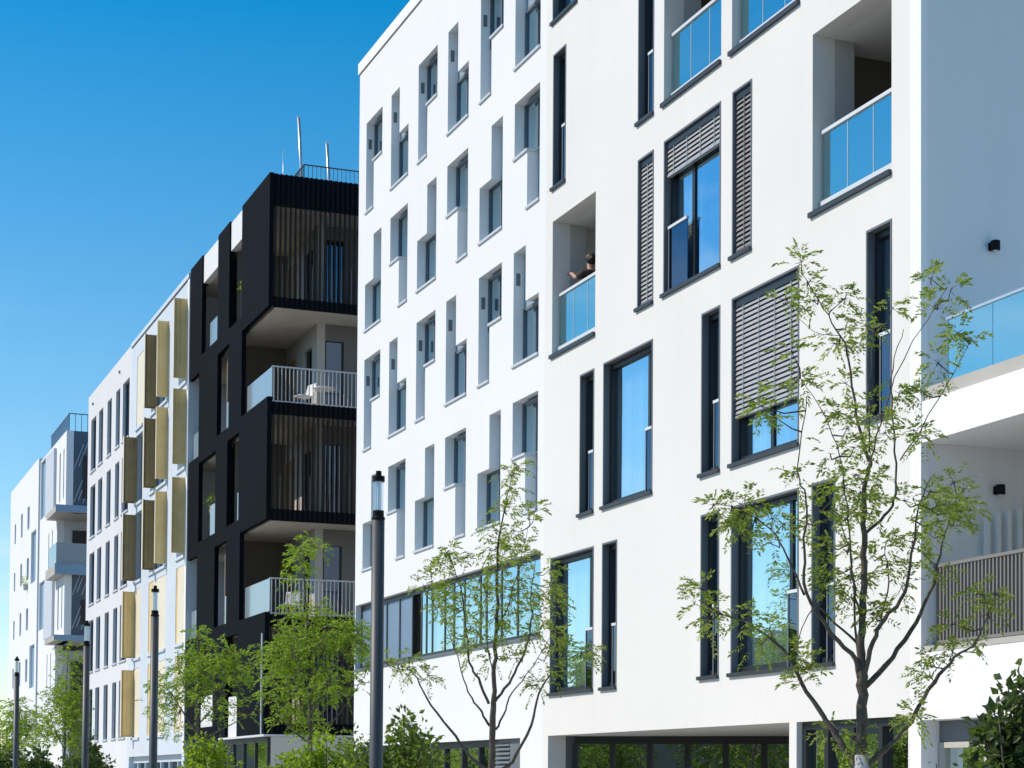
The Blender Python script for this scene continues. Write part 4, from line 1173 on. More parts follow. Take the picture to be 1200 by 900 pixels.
T2_LIMBS=[[(0.01,0.0,0.1,0.09),(0.0,0.0,1.14,0.085),(0.0,0.0,1.8,0.075),(0.01,0.0,2.45,0.065),(0.02,0.0,2.89,0.05),(0.04,0.0,3.33,0.044),(0.06,0.0,3.91,0.036),(0.05,0.0,4.51,0.028),(0.11,0.0,4.98,0.018),(0.2,0.0,5.42,0.01),(0.29,0.0,5.73,0.005)],[(0.04,0.0,2.65,0.034),(0.21,0.09,2.89,0.03),(0.37,0.19,3.19,0.025),(0.48,0.3,3.55,0.02),(0.5,0.47,4.1,0.012),(0.55,0.6,4.54,0.006)],[(-0.04,0.0,2.62,0.034),(-0.18,-0.11,2.94,0.028),(-0.28,-0.17,3.14,0.024),(-0.35,-0.34,3.69,0.018),(-0.41,-0.46,4.1,0.012),(-0.56,-0.59,4.48,0.006)],[(-0.04,0.0,1.74,0.04),(-0.29,0.07,1.96,0.032),(-0.47,0.13,2.2,0.028),(-0.79,0.23,2.6,0.022),(-0.98,0.31,2.96,0.015),(-1.17,0.36,3.12,0.009),(-1.39,0.4,3.16,0.005)],[(0.02,0.0,1.74,0.045),(0.26,-0.05,1.87,0.036),(0.49,-0.16,2.34,0.03),(0.6,-0.24,2.74,0.022),(0.8,-0.32,3.06,0.014),(1.07,-0.38,3.23,0.009),(1.29,-0.43,3.31,0.005)],[(-0.03,0.0,2.34,0.03),(-0.13,0.06,2.51,0.024),(-0.26,0.13,2.69,0.02),(-0.37,0.21,2.94,0.015),(-0.57,0.4,3.55,0.008),(-0.8,0.55,3.98,0.004)],[(0.05,0.0,2.29,0.026),(0.17,0.11,2.54,0.02),(0.26,0.21,2.78,0.016),(0.51,0.38,3.11,0.01),(0.8,0.61,3.61,0.005)],[(0.04,0.0,3.55,0.018),(0.18,-0.12,3.83,0.014),(0.31,-0.29,4.21,0.01),(0.44,-0.53,4.82,0.005)],[(0.02,0.0,3.0,0.016),(-0.06,0.1,3.33,0.014),(-0.08,0.3,3.99,0.01),(-0.19,0.4,4.32,0.006)]]
T2_CLUMPS=[(0.31,5.7,0.2,11),(0.21,5.59,0.2,11),(0.24,5.4,0.2,11),(0.15,5.09,0.2,11),(0.02,4.85,0.2,11),(0.26,4.82,0.2,11),(0.46,4.93,0.2,11),(0.54,5.1,0.2,11),(-0.03,4.6,0.2,11),(0.13,4.54,0.2,11),(0.35,4.6,0.2,11),(0.24,4.43,0.2,11),(0.08,4.71,0.2,11),(-0.56,4.54,0.2,11),(-0.61,4.34,0.2,11),(-0.47,4.43,0.2,11),(-0.91,4.2,0.2,11),(-0.74,4.15,0.2,11),(-0.8,4.29,0.2,11),(-0.41,4.1,0.2,11),(-0.63,3.99,0.2,11),(-0.3,3.99,0.2,11),(-0.03,4.1,0.2,11),(-0.19,4.26,0.2,11),(0.36,4.21,0.2,11),(0.52,4.1,0.2,11),(0.69,4.1,0.2,11),(0.79,4.22,0.2,11),(0.85,3.94,0.2,11),(-0.41,3.77,0.2,11),(-0.28,3.6,0.2,11),(-0.61,3.71,0.2,11),(0.03,3.72,0.2,11),(0.25,3.77,0.2,11),(0.52,3.83,0.2,11),(0.8,3.61,0.2,11),(0.14,3.5,0.2,11),(0.25,3.94,0.2,11),(-1.23,3.1,0.2,11),(-1.01,3.1,0.2,11),(-0.84,2.99,0.2,11),(-1.39,3.16,0.2,11),(-1.08,3.21,0.2,11),(0.69,3.23,0.2,11),(0.82,3.01,0.2,11),(1.13,3.28,0.2,11),(1.26,3.23,0.2,11),(0.58,2.84,0.2,11),(0.91,3.56,0.2,11),(-0.02,3.22,0.2,11),(0.47,3.5,0.2,11),(-0.19,3.44,0.2,11),(-0.46,3.49,0.2,11),(-0.08,3.82,0.2,11),(0.12,3.99,0.2,11),(0.41,4.43,0.2,11),(0.19,4.16,0.2,11),(0.74,4.38,0.2,11),(0.58,3.55,0.2,11),(0.91,3.28,0.2,11),(-0.3,3.27,0.2,11),(0.31,3.22,0.2,11),(-0.72,3.93,0.2,11),(-0.52,4.1,0.2,11),(0.63,3.83,0.2,11),(0.03,4.32,0.2,11)]
T3_LOC=(8.50,31.34)
T3_LIMBS=[[(0.02,0.0,0.08,0.09),(0.0,0.0,1.84,0.075),(-0.02,0.0,2.72,0.06),(-0.04,0.0,3.31,0.05),(-0.08,0.0,4.19,0.04),(-0.14,0.0,4.93,0.025),(-0.17,0.0,5.82,0.008)],[(-0.02,0.0,2.57,0.035),(-0.29,0.19,3.16,0.025),(-0.45,0.38,3.75,0.016),(-0.6,0.52,4.19,0.007)],[(-0.01,0.0,2.72,0.035),(0.29,-0.2,3.31,0.026),(0.51,-0.35,3.75,0.018),(0.8,-0.49,4.12,0.007)],[(-0.02,0.0,2.28,0.03),(-0.43,0.2,2.57,0.022),(-0.66,0.37,2.94,0.013),(-0.74,0.58,3.45,0.006)],[(-0.02,0.0,3.31,0.03),(0.19,-0.19,3.75,0.02),(0.28,-0.4,4.27,0.012),(0.35,-0.61,4.79,0.005)],[(-0.0,0.0,2.28,0.03),(0.37,0.16,2.65,0.02),(0.66,0.32,3.09,0.012),(0.88,0.45,3.46,0.006)],[(-0.05,0.0,3.46,0.02),(-0.23,0.08,3.82,0.014),(-0.31,0.19,4.34,0.008)]]
T3_CLUMPS=[(-0.13,5.51,0.25,10),(-0.27,5.55,0.25,10),(-0.21,5.73,0.25,10),(0.07,5.65,0.25,10),(-0.15,5.55,0.25,10),(0.03,5.67,0.25,10),(-0.06,5.8,0.25,10),(-0.23,5.25,0.22,9),(-0.28,5.41,0.22,9),(-0.32,5.14,0.22,9),(-0.21,5.24,0.22,9),(-0.18,5.45,0.22,9),(-0.2,4.92,0.22,9),(-0.11,5.33,0.22,9),(-0.22,5.51,0.22,9),(-0.22,5.52,0.22,9),(-0.37,4.26,0.28,10),(-0.44,4.32,0.28,10),(-0.01,4.49,0.28,10),(0.01,4.31,0.28,10),(0.13,4.45,0.28,10),(-0.27,4.53,0.28,10),(-0.35,4.42,0.28,10),(-0.28,4.24,0.28,10),(-0.41,4.54,0.28,10),(-0.26,4.65,0.28,10),(0.1,4.62,0.28,10),(-0.2,4.53,0.28,10),(0.1,4.62,0.28,10),(0.11,4.53,0.28,10),(-0.57,4.06,0.3,11),(-0.39,4.12,0.3,11),(-0.55,3.77,0.3,11),(-0.31,4.15,0.3,11),(-0.25,3.74,0.3,11),(-0.67,3.81,0.3,11),(-0.6,3.62,0.3,11),(-0.43,3.98,0.3,11),(-0.62,3.97,0.3,11),(-0.57,4.09,0.3,11),(-0.27,4.11,0.3,11),(-0.87,3.9,0.3,11),(-0.57,3.77,0.3,11),(-0.63,3.96,0.3,11),(-0.44,3.69,0.3,11),(-0.65,4.0,0.3,11),(-0.2,3.82,0.3,11),(-0.65,3.6,0.3,11),(-0.34,4.03,0.3,11),(-0.78,3.83,0.3,11),(-0.77,3.63,0.3,10),(-0.83,3.46,0.3,10),(-0.45,3.45,0.3,10),(-0.84,3.12,0.3,10),(-0.62,2.99,0.3,10),(-0.44,3.36,0.3,10),(-0.72,3.36,0.3,10),(-0.81,3.1,0.3,10),(-0.42,3.25,0.3,10),(-0.7,3.45,0.3,10),(-0.77,3.57,0.3,10),(-0.71,3.6,0.3,10),(-0.7,3.74,0.3,10),(-0.53,3.28,0.3,10),(-0.24,4.11,0.3,11),(-0.01,3.46,0.3,11),(-0.28,3.89,0.3,11),(-0.22,3.56,0.3,11),(-0.29,3.51,0.3,11),(-0.11,3.49,0.3,11),(0.02,3.9,0.3,11),(-0.43,3.9,0.3,11),(-0.11,3.54,0.3,11),(0.09,3.97,0.3,11),(0.14,3.49,0.3,11),(-0.08,3.92,0.3,11),(-0.15,3.52,0.3,11),(0.18,4.0,0.3,11),(0.16,3.92,0.3,11),(-0.23,3.46,0.3,11),(0.27,3.95,0.3,11),(0.03,3.57,0.3,11),(-0.28,3.79,0.3,11),(0.16,4.11,0.3,11),(0.12,3.53,0.3,11),(0.14,4.07,0.3,11),(0.11,4.0,0.3,11),(0.22,3.57,0.3,11),(0.64,4.2,0.3,11),(0.44,3.84,0.3,11),(0.36,3.91,0.3,11),(0.74,4.1,0.3,11),(0.94,4.01,0.3,11),(0.84,4.24,0.3,11),(0.25,3.89,0.3,11),(0.76,4.1,0.3,11),(0.57,4.32,0.3,11),(0.43,4.23,0.3,11),(0.52,3.82,0.3,11),(0.6,3.89,0.3,11),(0.39,4.12,0.3,11),(0.63,4.13,0.3,11),(0.84,4.18,0.3,11),(0.89,4.16,0.3,11),(0.81,4.17,0.3,11),(0.9,4.0,0.3,11),(0.69,3.85,0.3,11),(0.43,4.23,0.3,11),(-0.61,2.81,0.3,10),(-0.48,3.18,0.3,10),(-0.29,2.63,0.3,10),(-0.63,2.96,0.3,10),(-0.41,2.84,0.3,10),(-0.63,3.09,0.3,10),(-0.12,2.69,0.3,10),(0.01,3.19,0.3,10),(-0.24,3.13,0.3,10),(-0.54,3.29,0.3,10),(-0.08,2.94,0.3,10),(-0.32,2.7,0.3,10),(-0.54,2.87,0.3,10),(-0.27,3.14,0.3,10),(-0.12,2.95,0.3,10),(-0.18,2.9,0.3,10),(0.6,3.36,0.3,10),(0.48,3.2,0.3,10),(0.12,3.14,0.3,10),(0.02,3.11,0.3,10),(-0.01,3.41,0.3,10),(0.32,3.14,0.3,10),(0.45,3.15,0.3,10),(0.16,3.5,0.3,10),(0.4,3.24,0.3,10),(-0.01,3.14,0.3,10),(0.27,3.5,0.3,10),(0.32,3.54,0.3,10),(0.38,3.23,0.3,10),(0.3,3.31,0.3,10),(0.33,3.19,0.3,10),(0.39,3.27,0.3,10),(0.3,3.37,0.3,10),(0.78,3.23,0.3,10),(0.3,3.19,0.3,10),(0.77,3.39,0.3,10),(0.8,3.47,0.3,10),(0.56,3.1,0.3,10),(0.94,3.63,0.28,10),(0.7,4.09,0.28,10),(0.85,4.09,0.28,10),(0.78,4.08,0.28,10),(0.93,3.68,0.28,10),(0.9,3.83,0.28,10),(0.81,3.95,0.28,10),(0.88,3.75,0.28,10),(0.88,3.94,0.28,10),(0.99,3.79,0.28,10),(0.08,2.41,0.3,10),(-0.4,2.79,0.3,10),(0.12,2.64,0.3,10),(-0.17,2.67,0.3,10),(-0.18,2.77,0.3,10),(-0.26,2.69,0.3,10),(-0.22,2.83,0.3,10),(0.04,2.51,0.3,10),(-0.59,2.67,0.3,10),(-0.2,2.44,0.3,10)]
T4_LOC=(8.50,40.77)
T4_LIMBS=[[(0.02,0.0,0.02,0.09),(0.0,0.0,1.89,0.075),(-0.01,0.0,2.82,0.06),(-0.0,0.0,3.76,0.045),(0.01,0.0,4.32,0.028),(-0.02,0.0,4.79,0.01)],[(-0.01,0.0,2.63,0.03),(-0.41,0.21,3.19,0.022),(-0.69,0.35,3.57,0.014),(-0.98,0.45,3.75,0.006)],[(-0.01,0.0,2.82,0.03),(0.43,-0.19,3.29,0.022),(0.67,-0.35,3.76,0.014),(0.98,-0.5,4.14,0.006)],[(-0.02,0.0,3.1,0.026),(-0.32,0.25,3.66,0.018),(-0.46,0.38,3.94,0.012),(-0.55,0.5,4.22,0.006)],[(0.0,0.0,3.2,0.026),(0.33,-0.23,3.67,0.018),(0.55,-0.4,4.04,0.01),(0.79,-0.55,4.32,0.005)],[(-0.01,0.0,2.45,0.03),(0.62,0.37,2.83,0.02),(1.09,0.64,3.11,0.008)]]
T4_CLUMPS=[(-0.15,4.81,0.28,10),(0.04,4.87,0.28,10),(-0.03,4.87,0.28,10),(0.13,4.67,0.28,10),(0.14,4.75,0.28,10),(0.06,4.74,0.28,10),(-0.13,4.67,0.28,10),(-0.33,4.28,0.3,10),(0.15,4.21,0.3,10),(-0.11,3.98,0.3,10),(-0.03,4.35,0.3,10),(0.0,4.35,0.3,10),(-0.18,4.31,0.3,10),(0.3,4.23,0.3,10),(0.0,4.09,0.3,10),(0.3,4.26,0.3,10),(-0.13,3.98,0.3,10),(-0.35,4.28,0.3,10),(0.06,3.98,0.3,10),(0.35,4.71,0.28,8),(0.5,4.59,0.28,8),(0.36,4.42,0.28,8),(0.46,4.44,0.28,8),(0.63,4.09,0.32,10),(1.12,4.23,0.32,10),(0.59,4.13,0.32,10),(0.87,4.35,0.32,10),(0.61,4.1,0.32,10),(0.69,4.3,0.32,10),(0.89,4.24,0.32,10),(0.74,4.4,0.32,10),(1.14,4.21,0.32,10),(0.5,4.12,0.32,10),(0.91,4.23,0.32,10),(0.92,4.06,0.32,10),(0.87,4.08,0.32,10),(1.13,4.31,0.32,10),(0.9,3.92,0.3,10),(0.78,4.08,0.3,10),(1.14,3.92,0.3,10),(1.04,4.25,0.3,10),(1.2,4.0,0.3,10),(1.1,3.97,0.3,10),(-0.61,4.1,0.3,10),(-0.55,3.73,0.3,10),(-0.57,3.99,0.3,10),(-0.47,3.82,0.3,10),(-0.31,3.88,0.3,10),(-0.52,4.18,0.3,10),(-0.36,3.86,0.3,10),(-0.22,3.96,0.3,10),(-1.0,3.57,0.32,10),(-1.08,3.75,0.32,10),(-1.05,3.59,0.32,10),(-0.65,3.57,0.32,10),(-0.69,3.61,0.32,10),(-0.82,3.73,0.32,10),(-0.91,3.86,0.32,10),(-1.04,3.79,0.32,10),(-0.74,3.54,0.32,10),(-0.74,3.47,0.32,10),(-0.83,3.1,0.3,10),(-0.54,3.29,0.3,10),(-0.6,3.31,0.3,10),(-1.01,3.27,0.3,10),(-0.94,3.26,0.3,10),(-0.89,3.21,0.3,10),(-0.97,3.1,0.3,10),(0.22,3.81,0.32,10),(-0.42,3.75,0.32,10),(0.09,3.68,0.32,10),(-0.05,4.0,0.32,10),(-0.39,3.57,0.32,10),(-0.08,3.98,0.32,10),(-0.34,3.95,0.32,10),(-0.38,3.58,0.32,10),(-0.2,3.57,0.32,10),(-0.09,3.98,0.32,10),(-0.25,3.51,0.32,10),(-0.35,3.92,0.32,10),(0.86,3.75,0.32,10),(0.52,3.54,0.32,10),(0.12,3.7,0.32,10),(0.27,3.95,0.32,10),(0.31,3.58,0.32,10),(0.48,4.0,0.32,10),(0.28,3.56,0.32,10),(0.78,3.93,0.32,10),(0.95,3.8,0.32,10),(0.18,3.78,0.32,10),(0.73,3.55,0.32,10),(0.82,3.84,0.32,10),(0.38,3.97,0.32,10),(0.49,3.89,0.32,10),(0.9,3.28,0.3,9),(0.77,3.24,0.3,9),(0.69,3.25,0.3,9),(0.71,3.26,0.3,9),(0.99,3.09,0.3,9),(0.66,3.04,0.3,9),(-0.54,2.69,0.3,9),(-0.67,2.98,0.3,9),(-0.75,2.88,0.3,9),(-0.46,2.87,0.3,9),(-0.65,2.79,0.3,9),(-0.3,4.25,0.28,9),(-0.45,4.29,0.28,9),(-0.44,4.41,0.28,9),(-0.31,4.14,0.28,9),(0.4,3.29,0.3,9),(0.11,3.11,0.3,9),(0.41,3.13,0.3,9),(0.06,3.22,0.3,9),(0.03,3.36,0.3,9),(-0.08,3.34,0.3,9)]
T5_LOC=(8.50,61.44)
T5_LIMBS=[[(0.02,0.0,0.35,0.085),(0.0,0.0,1.99,0.075),(0.01,0.0,3.09,0.05),(0.04,0.0,4.74,0.03),(0.08,0.0,5.84,0.01)],[(0.02,0.0,2.54,0.03),(-0.43,0.28,3.36,0.02),(-0.72,0.5,4.05,0.008)],[(0.02,0.0,2.82,0.03),(0.39,-0.27,3.64,0.02),(0.6,-0.49,4.33,0.008)],[(0.01,0.0,3.36,0.025),(-0.28,0.3,4.05,0.015),(-0.4,0.58,4.74,0.006)],[(0.03,0.0,3.64,0.02),(0.27,-0.36,4.33,0.014),(0.37,-0.71,5.02,0.006)]]
T5_CLUMPS=[(0.14,5.33,0.32,10),(0.21,5.47,0.32,10),(0.19,5.59,0.32,10),(0.2,5.7,0.32,10),(0.03,5.92,0.32,10),(-0.0,5.62,0.32,10),(0.14,4.31,0.34,10),(0.19,4.59,0.34,10),(0.24,4.7,0.34,10),(-0.36,4.48,0.34,10),(-0.15,4.58,0.34,10),(-0.03,4.25,0.34,10),(0.32,4.59,0.34,10),(-0.27,4.45,0.34,10),(-0.21,4.38,0.34,10),(-0.38,4.73,0.34,10),(0.27,4.97,0.34,10),(0.1,4.58,0.34,10),(0.29,4.86,0.34,10),(0.14,4.29,0.34,10),(-0.68,4.21,0.34,10),(-0.22,4.21,0.34,10),(-0.61,3.76,0.34,10),(-0.16,3.79,0.34,10),(-0.12,3.86,0.34,10),(-0.51,4.41,0.34,10),(-0.23,4.29,0.34,10),(-0.32,3.87,0.34,10),(-0.67,4.1,0.34,10),(-0.05,3.89,0.34,10),(0.12,4.07,0.34,10),(0.42,3.78,0.34,10),(0.57,4.03,0.34,10),(0.36,3.71,0.34,10),(0.19,3.73,0.34,10),(0.5,4.21,0.34,10),(0.26,3.9,0.34,10),(0.22,4.47,0.34,10),(0.47,3.63,0.34,10),(0.35,3.9,0.34,10),(0.39,4.37,0.34,10),(0.49,3.75,0.34,10),(0.11,2.99,0.36,10),(-0.33,3.24,0.36,10),(-0.25,3.54,0.36,10),(0.27,3.24,0.36,10),(0.42,3.11,0.36,10),(-0.28,2.98,0.36,10),(-0.46,3.38,0.36,10),(0.3,3.39,0.36,10),(0.35,3.34,0.36,10),(-0.29,3.08,0.36,10),(0.04,3.72,0.36,10),(0.25,3.4,0.36,10),(0.23,3.62,0.36,10),(0.21,3.51,0.36,10),(0.58,3.47,0.36,10),(0.54,3.39,0.36,10),(0.33,2.88,0.36,10),(-0.17,3.28,0.36,10),(-0.71,3.42,0.34,10),(-0.67,3.19,0.34,10),(-0.32,2.98,0.34,10),(-0.66,3.16,0.34,10),(-0.78,3.08,0.34,10),(-0.57,3.53,0.34,10),(-0.68,3.04,0.34,10),(-0.48,3.0,0.34,10),(0.34,2.89,0.34,10),(0.41,3.33,0.34,10),(0.38,3.05,0.34,10),(0.33,2.72,0.34,10),(0.68,2.72,0.34,10),(0.46,3.28,0.34,10),(0.41,3.18,0.34,10),(0.48,2.63,0.34,10)]
T6_LOC=(8.50,73.71)
T6_LIMBS=[[(0.02,0.0,0.59,0.085),(0.0,0.0,2.06,0.07),(-0.02,0.0,3.03,0.045),(-0.0,0.0,4.18,0.015)],[(-0.01,0.0,2.38,0.03),(-0.34,0.26,3.19,0.02),(-0.55,0.52,4.01,0.008)],[(-0.01,0.0,2.54,0.03),(0.37,-0.27,3.36,0.02),(0.55,-0.52,4.18,0.008)]]
T6_CLUMPS=[(-0.71,3.77,0.4,10),(-0.14,3.47,0.4,10),(-0.08,3.83,0.4,10),(-0.27,3.98,0.4,10),(-0.77,3.99,0.4,10),(-0.12,3.76,0.4,10),(-0.52,4.2,0.4,10),(-0.46,4.1,0.4,10),(-0.4,3.62,0.4,10),(-0.86,3.86,0.4,10),(-0.77,4.1,0.4,10),(-0.71,3.54,0.4,10),(-0.35,2.85,0.4,10),(-0.76,3.43,0.4,10),(-0.74,2.92,0.4,10),(-0.59,2.75,0.4,10),(-0.64,2.56,0.4,10),(-0.43,2.56,0.4,10),(-0.44,3.17,0.4,10),(-0.81,2.76,0.4,10),(-0.26,2.98,0.4,10),(-0.4,3.16,0.4,10),(0.13,3.86,0.4,10),(-0.09,3.98,0.4,10),(0.35,3.48,0.4,10),(0.61,3.44,0.4,10),(0.49,3.66,0.4,10),(-0.14,3.67,0.4,10),(0.03,3.47,0.4,10),(0.17,3.9,0.4,10),(0.1,3.85,0.4,10),(-0.05,4.09,0.4,10),(0.64,3.52,0.4,10),(0.12,3.88,0.4,10),(0.26,3.04,0.4,10),(0.51,3.69,0.4,10),(-0.14,4.54,0.4,10),(-0.0,3.86,0.4,10),(0.22,4.11,0.4,10),(-0.18,4.45,0.4,10),(-0.01,4.34,0.4,10),(-0.24,3.87,0.4,10),(-0.28,4.32,0.4,10),(-0.39,2.77,0.4,10),(-0.1,3.11,0.4,10),(0.19,3.31,0.4,10),(-0.21,2.93,0.4,10),(-0.26,2.93,0.4,10),(0.49,2.84,0.4,10),(0.51,2.79,0.4,10),(0.6,2.97,0.4,10),(0.23,3.35,0.4,10),(-0.01,3.29,0.4,10),(0.8,4.22,0.38,9),(0.86,3.35,0.38,9),(0.68,3.65,0.38,9),(0.93,4.12,0.38,9),(0.75,4.08,0.38,9),(0.9,4.11,0.38,9)]


def compound_leaf(m, p, d, ln, rnd, leaflets=4, size=.05):
    """a pinnate leaf: pairs of leaflets along a drooping stalk"""
    side = d.cross(Vector((rnd.gauss(0, .35), rnd.gauss(0, .35), 1)))
    if side.length < 1e-3:
        side = Vector((1, 0, 0))
    side.normalize()
    for i in range(leaflets):
        t = .3 + .7 * i / max(1, leaflets - 1)
        q = p + d * ln * t + Vector((0, 0, -.30 * ln * t * t))
        for s in (-1, 1):
            ld = (d * .55 + side * s * .9 + Vector((0, 0, -.25 + rnd.gauss(0, .25)))).normalized()
            add_leaf(m, q, ld, size * rnd.uniform(.75, 1.2), .34, rnd)
    add_leaf(m, p + d * ln + Vector((0, 0, -.35 * ln)), (d + Vector((0, 0, -.7))).normalized(), size * 1.1, .40, rnd)

def tree(loc, limbs, clumps, label, leaf, bark, seed, leafsize, leaflen, group, spread=.45, leaflets=4, mult=1.0, twig=.005, girth=.66, wrap=0, tight=.75, twigp=.9):
    rnd = random.Random(seed)
    t = thing('street_tree', (loc[0], loc[1], 0), label, 'tree', group)
    base = Vector((loc[0], loc[1], 0))
    def w(a, d, z): return base + VIEW_R * a + VIEW_F * d + Vector((0, 0, z))
    tr = MB()
    samples = []
    for k, l in enumerate(limbs):
        pts = [w(a, d, z) for a, d, z, r in l]
        rad = [r * girth for *_, r in l]
        # soften: subdivide with Catmull-Rom and a little wobble
        P2, R2 = [], []
        for i in range(len(pts) - 1):
            p0, p1, p2, p3 = pts[max(i - 1, 0)], pts[i], pts[i + 1], pts[min(i + 2, len(pts) - 1)]
            for s in range(4):
                u = s / 4
                q = .5 * ((2 * p1) + (p2 - p0) * u + (2 * p0 - 5 * p1 + 4 * p2 - p3) * u * u + (3 * p1 - p0 - 3 * p2 + p3) * u ** 3)
                if not (i == 0 and s == 0):
                    q = q + Vector((rnd.gauss(0, 1), rnd.gauss(0, 1), 0)) * .007
                P2.append(q); R2.append((rad[i] * (1 - u) + rad[i + 1] * u) * rnd.uniform(.94, 1.06))
        P2.append(pts[-1]); R2.append(rad[-1])
        tr.tube(P2, R2, 10 if k == 0 else 7)
        if k == 0:
            P2c = P2[len(P2) // 2:]
        else:
            P2c = P2[len(P2) // 3:]
        samples += P2c
    cr = MB()
    for a, z, r, n in clumps:
        best = min(samples, key=lambda q: ((q - base).dot(VIEW_R) - a) ** 2 + (q.z - z) ** 2 + max(0, q.z - z) * .1)
        d0 = (best - base).dot(VIEW_F)
        gap = abs((best - base).dot(VIEW_R) - a) + abs(best.z - z)
        c = w(a, d0 + rnd.gauss(0, spread * min(1, .35 + gap)), z)
        mid = (best + c) / 2 + Vector((rnd.gauss(0, .03), rnd.gauss(0, .03), -.04))
        tr.tube([best, mid, c], [twig * 1.6, twig * 1.2, twig * .6], 5)
        axis = (c - best)
        axis = axis.normalized() if axis.length > .02 else Vector((0, 0, 1))
        nn = max(3, int(n * mult * rnd.uniform(.75, 1.25)))
        for _ in range(nn):
            g = Vector((rnd.gauss(0, 1), rnd.gauss(0, 1), rnd.gauss(0, .8))).normalized()
            p = c + g * r * rnd.uniform(.03, .75) * tight
            dd = (g + axis * .45 + Vector((0, 0, .15))).normalized()
            compound_leaf(cr, p, dd, leaflen * rnd.uniform(.7, 1.25), rnd, leaflets, leafsize)
            if rnd.random() < twigp:
                tr.tube([c, (c + p) / 2, p], [twig * .6, twig * .45, twig * .3], 4)
    if wrap:
        r0 = limbs[0][0][3] * girth * 1.06
        MB().lathe((base.x, base.y, 0), [(r0 * 1.05, .02), (r0, .5), (r0 * .97, wrap), (r0 * .8, wrap)], 14).build('trunk_wrap', M_WRAP, t, smooth=True)
    tro = tr.build('trunk', bark, t, smooth=True)
    cr.build('crown', leaf, t)
    return t

TG = 'young street trees in a row along the pavement'
tree(T1_LOC, T1_LIMBS, T1_CLUMPS, 'nearest open young tree with slender bare limbs before the warm white building', L_ASH, M_BARK, 1, .048, .15, TG, .3, 6, 1.12, girth=.6, wrap=1.86, tight=.62)
tree(T2_LOC, T2_LIMBS, T2_CLUMPS, 'open young tree with slender limbs before the long strip window', L_ASH, M_BARK, 2, .055, .17, TG, .3, 6, 1.2, girth=.6, tight=.62)
tree(T3_LOC, T3_LIMBS, T3_CLUMPS, 'dense bright green tree with a thin tall tip before the charcoal loggias', L_BRIGHT, M_BARKY, 3, .072, .20, TG, .45, 5, .66, tight=.42)
tree(T4_LOC, T4_LIMBS, T4_CLUMPS, 'bright green tree spreading between gold shutters and charcoal front', L_BRIGHT, M_BARKY, 4, .080, .23, TG, .45, 5, .66, tight=.42)
tree(T5_LOC, T5_LIMBS, T5_CLUMPS, 'small green tree before the patterned corner of the farthest building', L_BRIGHT, M_BARKY, 5, .11, .30, TG, .45, 4, .9, tight=.7)
tree(T6_LOC, T6_LIMBS, T6_CLUMPS, 'low far green tree at the end of the tree row by smallest lamp', L_BRIGHT, M_BARKY, 6, .13, .34, TG, .5, 4, .9, tight=.7)

# ------------------------------------------------------------------ shrubs at the foot of the picture
def shrub(x, y, h, rx, label, seed, leaf=L_SHRUB, ln=.095, n=1500, lean=0.0, group='leafy shrubs along the pavement'):
    rnd = random.Random(seed)
    t = thing('shrub', (x, y, 0), label, 'shrub', group)
    base = Vector((x, y, 0))
    st, fo = MB(), MB()
    tips = []
    for k in range(16):
        a = rnd.uniform(0, 6.283)
        rr = rx * rnd.uniform(.1, 1.0)
        hh = h * rnd.uniform(.80, 1.0) * (1 - .18 * rr / rx)
        tip = base + Vector((math.cos(a) * rr + lean * hh, math.sin(a) * rr, hh))
        m1 = base + (tip - base) * .5 + Vector((rnd.gauss(0, .06), rnd.gauss(0, .06), .05))
        st.tube([base + Vector((math.cos(a) * .06, math.sin(a) * .06, 0)), m1, tip], [.02, .013, .005], 6)
        tips.append((base, m1, tip))
    for _ in range(n):
        b0, m1, tip = rnd.choice(tips)
        u = rnd.uniform(.18, 1.02) ** .75
        p = b0.lerp(m1, u * 2) if u < .5 else m1.lerp(tip, u * 2 - 1)
        sp = rx * .26 * (1.3 - .7 * u)
        g = Vector((rnd.gauss(0, 1), rnd.gauss(0, 1), rnd.gauss(0, .8)))
        p = p + g * sp * .62
        d = (g.normalized() + Vector((0, 0, .25 - rnd.random() * .6))).normalized()
        add_leaf(fo, p, d, ln * rnd.uniform(.7, 1.3), .62, rnd)
    so = st.build('stems', M_BARK, t, smooth=True)
    fo.build('foliage', leaf, t)
    return t
shrub(8.6, 27.0, 2.72, 1.05, 'broad leaved shrub at the foot of the lamp before cool white wall', 21, n=4800)
shrub(8.35, 29.6, 2.52, .72, 'shrub under the dense bright tree before the charcoal corner', 22, L_BRIGHT, n=4400)
shrub(8.3, 31.3, 2.35, .60, 'low yellow green shrub between the charcoal corner and white wall', 23, L_BRIGHT, n=3200)
shrub(8.4, 39.6, 2.72, .85, 'rounded shrub below the tree at the gold shuttered building', 24, L_BRIGHT, .10, 4400)
shrub(7.7, 50.2, 2.52, .70, 'dark shrub at the foot of the narrow windowed building', 25, L_DEEP, .13, 2600)
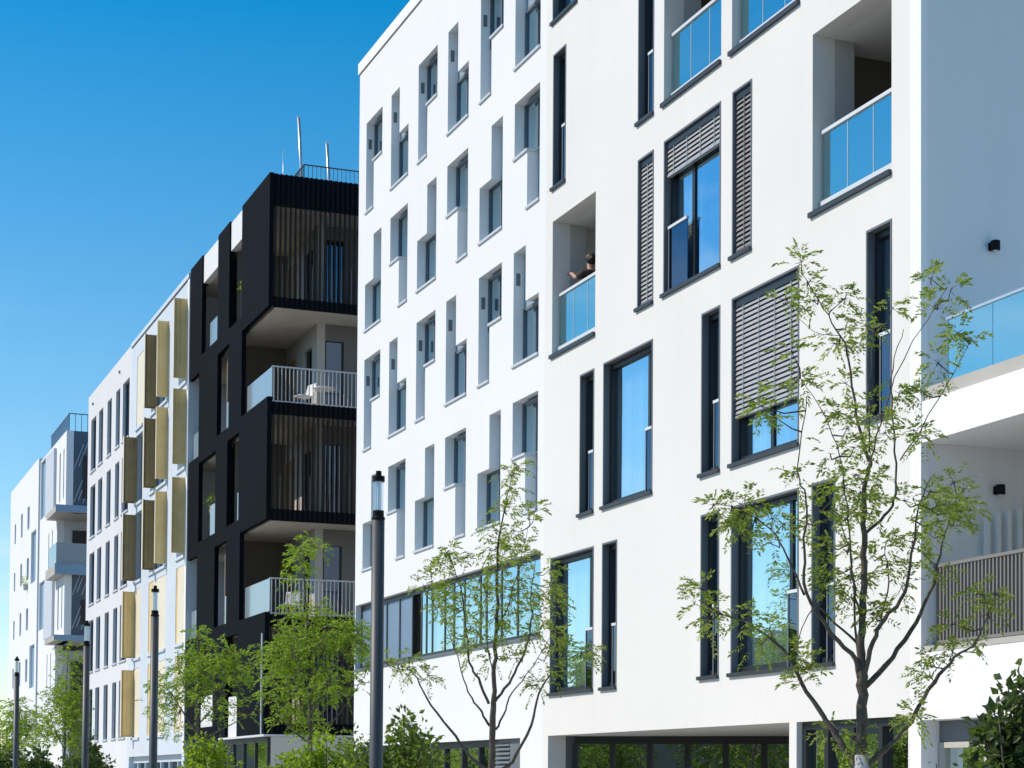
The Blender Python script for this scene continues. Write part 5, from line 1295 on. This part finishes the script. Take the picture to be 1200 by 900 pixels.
shrub(7.3, 49.0, 2.65, .70, 'dark shrub left of the white flowering gap by the lamp', 26, L_DEEP, .13, 2600)
shrub(7.4, 60.0, 2.60, .95, 'dark green far shrub under the small tree', 27, L_DEEP, .16, 2600)
shrub(7.1, 66.0, 2.75, 1.1, 'farthest dark shrub at the left end of the street', 28, L_DEEP, .17, 2600)
shrub(7.86, 10.45, 2.52, .44, 'large leaved dark climber shrub close by at the window corner', 29, L_DEEP, .085, 3600, .0)
shrub(8.05, 11.9, 2.02, .34, 'thin low shrub before the ground floor window', 30, L_DEEP, .05, 420)

# ------------------------------------------------------------------ low metal fence far down the pavement
fe = thing('metal_fence', (10.5, 88, 0), 'grey metal post and rail fence far down the pavement', 'fence')
fm = MB()
for z in (1.2, 3.0, 3.9):
    fm.tube([(9.5, 84, z), (10.5, 118, z)], .04, 6)
fm.build('rails', M_POST, fe)
for i in range(9):
    y = 84 + i * 4.25
    MB().tube([(9.5 + (y - 84) / 34, y, 0), (9.5 + (y - 84) / 34, y, 4.0)], .05, 6).build('post', M_POST, fe)

# ------------------------------------------------------------------ trees across the street, seen mirrored in the windows
rnd = random.Random(77)
tl = MB()
for i in range(40):
    y = -40 + i * 4.2 + rnd.uniform(-1, 1)
    near = y < 26
    x = -14.5 + rnd.uniform(-1.5, 1.5) - (3 if i % 2 else 0)
    hgt = rnd.uniform(5.5, 8) if near else rnd.uniform(3.6, 5.2)
    tl.tube([(x, y, 0), (x + .1, y, hgt * .6)], [.16, .08], 7)
    for k in range(4200 if near else 1100):
        g = Vector((rnd.gauss(0, 1), rnd.gauss(0, 1), rnd.gauss(0, 1))).normalized() * rnd.random() ** .45
        p = Vector((x, y, hgt * .56)) + Vector((g.x * 2.4, g.y * 2.4, g.z * hgt * .44))
        add_leaf(tl, p, (g + Vector((0, 0, .2))).normalized(), rnd.uniform(.16, .26) if near else rnd.uniform(.18, .34), .6, rnd)
tag(tl.build('tree_row', L_ASH), 'row of leafy trees across the road mirrored in the windows', 'trees', kind='stuff')
